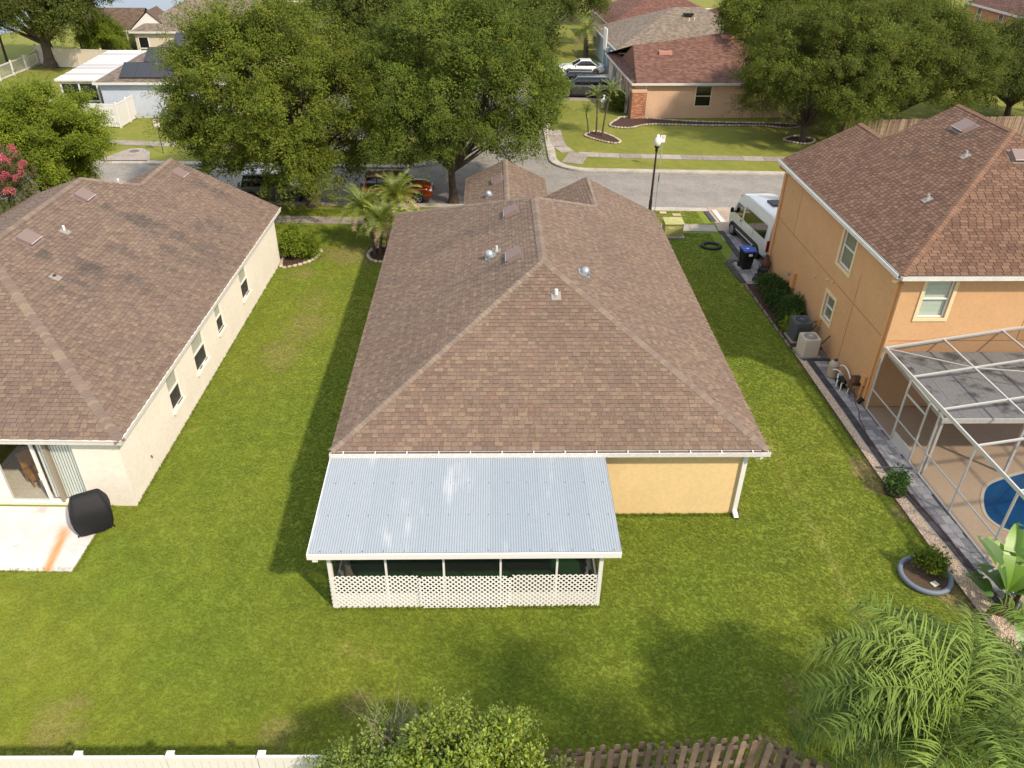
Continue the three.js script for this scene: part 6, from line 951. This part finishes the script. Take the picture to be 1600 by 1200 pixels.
function woodFence(label, a, b, h, o = {}) {
  const f = thing('wooden_fence', label, 'fence'), A = V(...a), B = V(...b), d = B.clone().sub(A), L = d.length(); d.normalize(); const r = rng(o.seed ?? 3), ms = (o.hex ?? [0xa58a76, 0x937a69, 0xb09580, 0x82705f]).map((q) => mat(q, 0.95, { map: T.grain, bumpMap: T.grain, bumpScale: 0.006 })), ry = Math.atan2(-d.z, d.x), nrm = V(-d.z, 0, d.x);
  const sh = new THREE.Shape([[-0.068, 0], [0.068, 0], [0.068, h - 0.05], [0.04, h], [-0.04, h], [-0.068, h - 0.05]].map((q) => new THREE.Vector2(...q))), g = new THREE.ExtrudeGeometry(sh, { depth: 0.02, bevelEnabled: false });
  const n = Math.floor(L / 0.125); for (let i = 0; i < n; i++) { const p = part(f, 'picket', g, ms[Math.floor(r() * ms.length)]); p.position.copy(A).addScaledVector(d, (i + 0.5) * L / n).addScaledVector(nrm, (i % 2 && o.shadow ? -0.09 : 0.03)); p.position.y = (r() - 0.5) * 0.06; p.rotation.set((r() - 0.5) * 0.03, ry, (r() - 0.5) * 0.04); p.scale.x = 0.9 + r() * 0.15; }
  for (const y of [0.35, 1, h - 0.25]) part(f, 'rail', bar(A.clone().setY(y), B.clone().setY(y), 0.04, 0.09), ms[1]); for (let x = 0; x <= L + 0.01; x += 2.4) { const c = A.clone().addScaledVector(d, x); part(f, 'post', bx(0.09, h, 0.09, c.x, h / 2, c.z, ry).translate(-nrm.x * 0.02, 0, -nrm.z * 0.02), ms[3]); }
}
woodFence('weathered wooden picket fence along the bottom edge right of the citrus tree', [0.9, 0, -9.42], [5.75, 0, -9.72], 1.8, { shadow: true, seed: 5 });
woodFence('weathered wooden fence half hidden under the big feather palm', [5.85, 0, -9.72], [8.4, 0, -8.2], 1.75, { shadow: true, seed: 6 });
woodFence('brown wooden fence under the oaks behind the orange roof', [26.6, 0, -59.6], [44, 0, -61.8], 1.8, { seed: 7 });
// ---------- houses across the street ----------
const roofTex = (seed, lo, hi) => { const r = rng(seed), W = 256, Hh = 256, rows = [...Array(32)].map(() => [...Array(22)].map(() => r())); return tex(W, Hh, (x, y) => { const k = Math.floor(y / 8), u = (x + (k % 2) * 6) / 12, c = rows[k][Math.floor(u) % 21], f = y % 8 < 1 ? 0.55 : 1; return 255 * lerp(lo, hi, c) * f; }, { rx: 1 / 6, ry: 1 / 4.6 }); };
const rt = [roofTex(1, 0.72, 1), roofTex(2, 0.76, 1)];
function uvSlope(g) { // uv in metres: along the eave and up the slope
  const p = g.attributes.position, n = g.attributes.normal, uv = g.attributes.uv; for (let i = 0; i < p.count; i++) { const ax = Math.abs(n.getX(i)) > Math.abs(n.getZ(i)); uv.setXY(i, ax ? p.getZ(i) : p.getX(i), p.getY(i) * 2.3); } return g;
}
// faces: list of polygons in world metres
function farRoof(house, faces, hex, k = 0) { const s = new Soup(); for (const f of faces) for (let i = 1; i < f.length - 1; i++) s.tri(V(...f[0]), V(...f[i]), V(...f[i + 1]), null, [0, 0], [0, 0], [0, 0]); return part(house, 'roof', uvSlope(s.geo()), mat(hex, 0.95, { map: rt[k] })); }
function hip(x0, x1, z0, z1, e, k = 0.45) { // z0 near, z1 far
  const w = x1 - x0, d = z0 - z1; if (w >= d) { const h = e + k * d / 2, m = (z0 + z1) / 2, a = x0 + d / 2, b = x1 - d / 2; return [[[x0, e, z0], [x1, e, z0], [b, h, m], [a, h, m]], [[x1, e, z1], [x0, e, z1], [a, h, m], [b, h, m]], [[x0, e, z0], [a, h, m], [x0, e, z1]], [[x1, e, z0], [b, h, m], [x1, e, z1]]]; }
  const h = e + k * w / 2, m = (x0 + x1) / 2, a = z0 - w / 2, b = z1 + w / 2; return [[[x0, e, z0], [x1, e, z0], [m, h, a]], [[x0, e, z1], [x1, e, z1], [m, h, b]], [[x0, e, z0], [m, h, a], [m, h, b], [x0, e, z1]], [[x1, e, z0], [m, h, a], [m, h, b], [x1, e, z1]]];
}
function farWin(house, x, y, z, w, h, ry = 0, fr = M.white) {
  const f = part(house, 'window', [bx(w + 0.14, 0.07, 0.07, 0, h / 2 + 0.035, 0), bx(w + 0.14, 0.07, 0.07, 0, -h / 2 - 0.035, 0), bx(0.07, h, 0.07, -w / 2 - 0.035, 0, 0), bx(0.07, h, 0.07, w / 2 + 0.035, 0, 0), bx(w, 0.05, 0.06, 0, 0, 0)], fr); f.position.set(x, y, z); f.rotation.y = ry;
  for (const s of [-1, 1]) part(f, 'pane', bx(w, h / 2 - 0.025, 0.03, 0, s * (h / 4 + 0.0125), 0), M.glassDark); return f;
}
function boxWalls(house, x0, x1, z0, z1, h, m, inset = 0.4) { part(house, 'wall', bx(x1 - x0 - 2 * inset, h, z0 - z1 - 2 * inset, (x0 + x1) / 2, h / 2, (z0 + z1) / 2), m); part(house, 'fascia', [bx(x1 - x0, 0.18, 0.04, (x0 + x1) / 2, h - 0.02, z0 - 0.02), bx(0.04, 0.18, z0 - z1 - 0.08, x0 + 0.02, h - 0.02, (z0 + z1) / 2), bx(0.04, 0.18, z0 - z1 - 0.08, x1 - 0.02, h - 0.02, (z0 + z1) / 2)], M.whiteTrim); part(house, 'soffit', bx(x1 - x0 - 0.06, 0.02, z0 - z1 - 0.06, (x0 + x1) / 2, h - 0.1, (z0 + z1) / 2), M.whiteTrim); }
{ // right: tan house with brick corner and red-brown roof
  const H = thing('tan_house', 'tan house with red brown roof and brick corner across the street', 'house', [11.4, 0, -66.4], 0.045), e = 2.8, tan = stucco(0xd3ae90);
  boxWalls(H, 0, 15, 0, -13, e, tan);
  farRoof(H, [[[0.4, e, 0], [15, e, 0], [15, 5.7, -6.4], [10.6, 5.85, -6.5], [0.8, 4.95, -4.6], [0.4, 2.95, -0.4]], [[0, e, 0], [0, e, -13], [0.85, 3.2, -12.2], [0.85, 3.2, -0.8]], [[0, e, -13], [15, e, -13], [15, 5.7, -6.4], [10.6, 5.85, -6.5], [0.8, 4.95, -4.6], [0.8, 3.1, -12.4]]], 0x7d584b, 0);
  part(H, 'gable_face', new THREE.ExtrudeGeometry(new THREE.Shape([[0.8, 2.9], [9.6, 2.9], [4.9, 4.85], [4.5, 4.85]].map((q) => new THREE.Vector2(...q))), { depth: 0.1, bevelEnabled: false }).rotateY(Math.PI / 2).translate(0.82, 0, 0), mat(0x7b5648, 0.9));
  const bk = part(H, 'brick_corner', bx(1.15, 2.1, 1.0, 0.75, 1.05, -0.72), mat(0x8d6a55, 0.95)), br = [0xb07a5c, 0xa87055, 0xc08c6e, 0x9a6a52].map((h) => mat(h, 0.95)), r = rng(12); for (let y = 0; y < 26; y++) for (let x = 0; x < 5; x++) part(bk, 'brick', bx(0.215, 0.068, 0.03, 0.29 + x * 0.228 + (y % 2) * 0.03, 0.05 + y * 0.079, -0.215), br[Math.floor(r() * 4)]);
  part(H, 'brick_cap', bx(1.25, 0.25, 1.1, 0.75, 2.22, -0.72), tan); part(H, 'corner_bead', bx(0.02, 2.6, 0.03, 1.4, 1.3, -0.39), mat(0x6b4d40, 0.9));
  farWin(H, 6.15, 1.78, -0.4, 1.25, 1.55, 0, mat(0xe2cfb8, 0.7));
  boxVentFar(H, 3.4, e + 0.45 * 3.6 + 0.02, -3.6); boxVentFar(H, 9.2, e + 0.45 * 5.6 + 0.05, -5.6); part(H, 'pipe_vent', cyl(0.04, 0.04, 0.3, 6.4, 5.1, -5.4), M.galv);
  for (const z of [-2.2, -4.6, -8.8]) part(H, 'porch_column', bx(0.25, 2.6, 0.25, 0.15, 1.3, z), mat(0xb7b2ad, 0.8)); part(H, 'garage_door', bx(0.06, 2.1, 4.6, 0.36, 1.05, -9.5), mat(0xbab5ae, 0.7)); part(H, 'front_door', bx(0.06, 2.05, 0.95, 0.36, 1.03, -3.4), mat(0x4a3a33, 0.6));
  part(H, 'downspout', [bx(0.08, 2.5, 0.06, 1.3, 1.3, -0.36), new THREE.SphereGeometry(0.09, 8, 6).translate(1.3, 2.62, -0.2)], M.white);
}
function boxVentFar(H, x, y, z) { const v = part(H, 'roof_vent', bx(1.1, 0.22, 0.35, x, y + 0.08, z), mat(0xb98474, 0.7)); part(v, 'vent_top', bx(1.14, 0.03, 0.5, x, y + 0.2, z - 0.08), mat(0xa87567, 0.7)); }
{
  const H = thing('grey_roof_house', 'pale house with grey brown roof behind the tan house', 'house', [12, 0, -80.6], 0.05); boxWalls(H, 0, 17, 0, -14, 2.8, stucco(0xa9b6bb)); farRoof(H, hip(0, 17, 0, -14, 2.8, 0.42), 0x8a7b6c, 1);
  const v = part(H, 'roof_vent', bx(1, 0.2, 0.4, 8.2, 5.3, -5.4), M.black); part(H, 'pipe_vent', [cyl(0.04, 0.04, 0.3, 8, 4.8, -4.2), cyl(0.04, 0.04, 0.3, 8.5, 4.9, -4.1)], M.white); part(H, 'entry_gable', [bx(0.1, 2, 1.6, -0.35, 3.2, -4)], M.white); for (const z of [-1.2, -3, -5]) part(H, 'porch_column', bx(0.35, 2.6, 0.35, -0.1, 1.3, z), stucco(0xa9b6bb));
}
{
  const H = thing('red_roof_house', 'house with long red brown roof at the top edge beyond the grey roof', 'house', [13.2, 0, -95.5], 0.06); boxWalls(H, 0, 19, 0, -14, 2.8, stucco(0xcbb79f)); farRoof(H, [...hip(0, 15, 0, -14, 2.8, 0.4)], 0x7d5548, 0); farRoof(H, hip(10, 21, 1.5, -8, 2.8, 0.35), 0x7d5548, 0);
}
{
  const H = thing('far_house', 'distant house behind a hedge with red brown roof at the top edge', 'house', [-36, 0, -112], 0); boxWalls(H, 0, 14, 0, -10, 2.8, stucco(0xcfc6ba)); farRoof(H, hip(0, 14, 0, -10, 2.8), 0x86584b, 0);
}
{ // left: pale blue solar house
  const H = thing('solar_house', 'pale blue house with black solar panels on its brown roof', 'house', [-31.3, 0, -65.2], 0.05), e = 2.75, bl = stucco(0xb9c0cf); boxWalls(H, 0, 13, 0, -11.5, e, bl); farRoof(H, hip(0, 13, 0, -11.5, e), 0x7d6f65, 1);
  const pm_ = mat(0x120f14, 0.25, { clearcoat: 0.6 }), fm = mat(0x2d2a2e, 0.5), tl = Math.atan(0.45), c = Math.cos(tl), s = Math.sin(tl);
  for (const [x0, v0, n] of [[2.0, 0.55, 5], [3.5, 2.55, 4], [5.4, 4.55, 3]]) for (let i = 0; i < n; i++) { const g = part(H, 'solar_panel', bx(1.12, 0.04, 1.9), pm_); g.position.set(x0 + 0.57 + i * 1.15, e + (v0 + 0.95) * s + 0.12, -(v0 + 0.95) * c); g.rotation.x = tl; part(g, 'panel_frame', [bx(0.02, 0.05, 1.92, -0.57, 0, 0), bx(0.02, 0.05, 1.92, 0.57, 0, 0), bx(1.16, 0.05, 0.02, 0, 0, 0.96), bx(1.16, 0.05, 0.02, 0, 0, -0.96)], fm); }
  const P = thing('patio_cover', 'white pan roofed patio room attached to the solar house', 'patio cover', [-31.5, 0, -67], 0.05), wm = mat(0xcecbca, 0.5), r = rng(8);
  for (let i = 0; i < 10; i++) { const p = part(P, 'roof_pan', bx(3.7, 0.06, 1.16, -1.75, 2.62, -0.9 - i * 1.2), mat([0xcfcdcc, 0xc4c1c1, 0xb3afb0, 0xc9c6c5][Math.floor(r() * 4)], 0.5)); part(p, 'seam', bx(3.7, 0.09, 0.04, -1.75, 2.64, -1.5 - i * 1.2), wm); }
  part(P, 'gutter', [bx(3.7, 0.14, 0.08, -1.75, 2.56, -0.28), bx(0.08, 0.14, 12, -3.6, 2.56, -6.3)], wm); for (const x of [-3.3, -1.9, -0.5]) part(P, 'post', bx(0.12, 2.55, 0.12, x, 1.28, -0.5), wm); for (const z of [-3, -5.5, -8, -10.5]) part(P, 'post', bx(0.12, 2.55, 0.12, -3.35, 1.28, z), wm);
  part(P, 'rail', [bx(2.8, 0.1, 0.08, -1.9, 0.9, -0.5), bx(2.8, 0.1, 0.08, -1.9, 2.3, -0.5)], wm); for (const [x, w] of [[-2.6, 1.25], [-1.2, 1.25]]) part(P, 'window_pane', bx(w, 1.35, 0.03, x, 1.6, -0.5), mat(0x232a22, 0.1)); part(P, 'inner_wall', bx(0.1, 2.5, 11, -0.2, 1.25, -6.2), bl);
}
{ // left: house with a lanai
  const H = thing('lanai_house', 'beige house with a long shingled lanai and white gable, top left', 'house', [-37.4, 0, -88.6], 0.06), e = 2.7, be = stucco(0xcdbfae); boxWalls(H, 0, 16, 0, -13, e, be); farRoof(H, hip(0, 16, 0, -13, e, 0.5), 0x8b7c6f, 1);
  farRoof(H, [[[-6, e, -1.6], [0.6, e, -1.6], [0.6, 4.35, -5], [-4.6, 4.35, -5]], [[-6, e, -8.4], [0.6, e, -8.4], [0.6, 4.35, -5], [-4.6, 4.35, -5]], [[-6, e, -1.6], [-4.6, 4.35, -5], [-6, e, -8.4]]], 0x6e594a, 1);
  part(H, 'gable_face', new THREE.ExtrudeGeometry(new THREE.Shape([[-0.2, 2.7], [3.8, 2.7], [1.8, 4.4]].map((q) => new THREE.Vector2(...q))), { depth: 0.12, bevelEnabled: false }).translate(0, 0, -1.45), M.white); farRoof(H, [[[-0.35, 2.65, -1.2], [1.8, 4.55, -1.2], [1.8, 4.55, -5], [-0.35, 2.65, -5]], [[3.95, 2.65, -1.2], [1.8, 4.55, -1.2], [1.8, 4.55, -5], [3.95, 2.65, -5]]], 0x6e594a, 1);
  part(H, 'lanai_beam', [bx(6.4, 0.2, 0.1, -2.9, 2.6, -1.7), bx(0.1, 0.2, 6.6, -5.9, 2.6, -5)], M.white); for (const x of [-5.8, -4.5, -3.2, -1.9, -0.8, 0.3]) part(H, 'lanai_post', bx(0.12, 2.6, 0.12, x, 1.3, -1.75), x < -1 ? mat(0x3b342f, 0.7) : M.white); part(H, 'screen', bx(6, 2.5, 0.01, -2.8, 1.3, -1.8), mat(0x23301c, 0.9, { transparent: true, opacity: 0.55 })); part(H, 'screen_door', [bx(1.1, 0.1, 0.06, 1.2, 2.2, -0.38), bx(0.1, 2.2, 0.06, 0.7, 1.1, -0.38), bx(0.1, 2.2, 0.06, 1.7, 1.1, -0.38), bx(1.1, 0.1, 0.06, 1.2, 1.1, -0.38)], M.white); part(H, 'door_glass', bx(1, 2.1, 0.03, 1.2, 1.1, -0.39), M.glassDark);
}
{ // seen in gaps between the street trees
  const H = thing('pale_house', 'pale house with grey roof hidden behind the street trees', 'house', [-24.5, 0, -78], 0.05); boxWalls(H, 0, 15, 0, -12, 2.8, stucco(0xe2d8d0)); farRoof(H, hip(0, 15, 0, -12, 2.8), 0x887a70, 1); part(H, 'garage_door', bx(4.6, 2.1, 0.06, 10.5, 1.05, -0.37), M.white); structure('driveway', slab([[-14.5, -60.2], [-9.5, -59.9], [-9.5, -77.6], [-14.5, -77.8]], -0.03, 0.02), mat(0xbfb1a8, 0.95, { map: T.coarse }));
}
{ // top right: peach two-storey house, grey roof neighbour
  const H = thing('peach_house', 'peach two storey house with red porch roof at the top right', 'house', [54, 0, -86]), pe = stucco(0xbd8c68); part(H, 'wall', bx(12, 5.4, 17, 6, 2.7, -2), pe); farRoof(H, hip(-0.4, 12.4, 6.9, -10.9, 5.45), 0x6e4a40, 0); part(H, 'fascia', [bx(0.05, 0.2, 17.8, -0.38, 5.4, -2), bx(12.8, 0.2, 0.05, 6, 5.4, 6.88)], M.whiteTrim);
  farWin(H, -0.02, 4.55, -8.0, 0.75, 1.6, -Math.PI / 2); farWin(H, -0.02, 4.5, -3.7, 0.75, 1.6, -Math.PI / 2); farWin(H, -0.02, 4.55, 0.4, 0.75, 1.4, -Math.PI / 2);
  farRoof(H, [[[-4.6, 2.6, 0.3], [-4.6, 2.6, -9], [-0.05, 4.0, -7], [-0.05, 4.0, -2.5]], [[-4.6, 2.6, 0.3], [-0.05, 4.0, -2.5], [-0.05, 2.6, 1.4]], [[-4.6, 2.6, -9], [-0.05, 4.0, -7], [-0.05, 2.6, -9.5]]], 0xa04c36, 0); part(H, 'porch_wall', bx(3.8, 2.5, 8, -1.95, 1.25, -4.4), pe); part(H, 'porch_fascia', [bar(V(-4.62, 2.56, 0.3), V(-4.62, 2.56, -9), 0.05, 0.16), bar(V(-4.6, 2.56, 0.32), V(-0.05, 2.56, 1.42), 0.05, 0.16)], M.white);
  const N = thing('grey_house', 'house with plain grey roof left of the peach house, top right', 'house', [40, 0, -101], 0); boxWalls(N, 0, 17, 0, -13, 2.8, stucco(0xc79a80)); farRoof(N, hip(0, 17, 0, -13, 2.8, 0.4), 0x877a70, 1);
}
scene.traverse((o) => { if (o.isMesh) { o.castShadow = true; o.receiveShadow = true; } });
renderer.render(scene, camera);
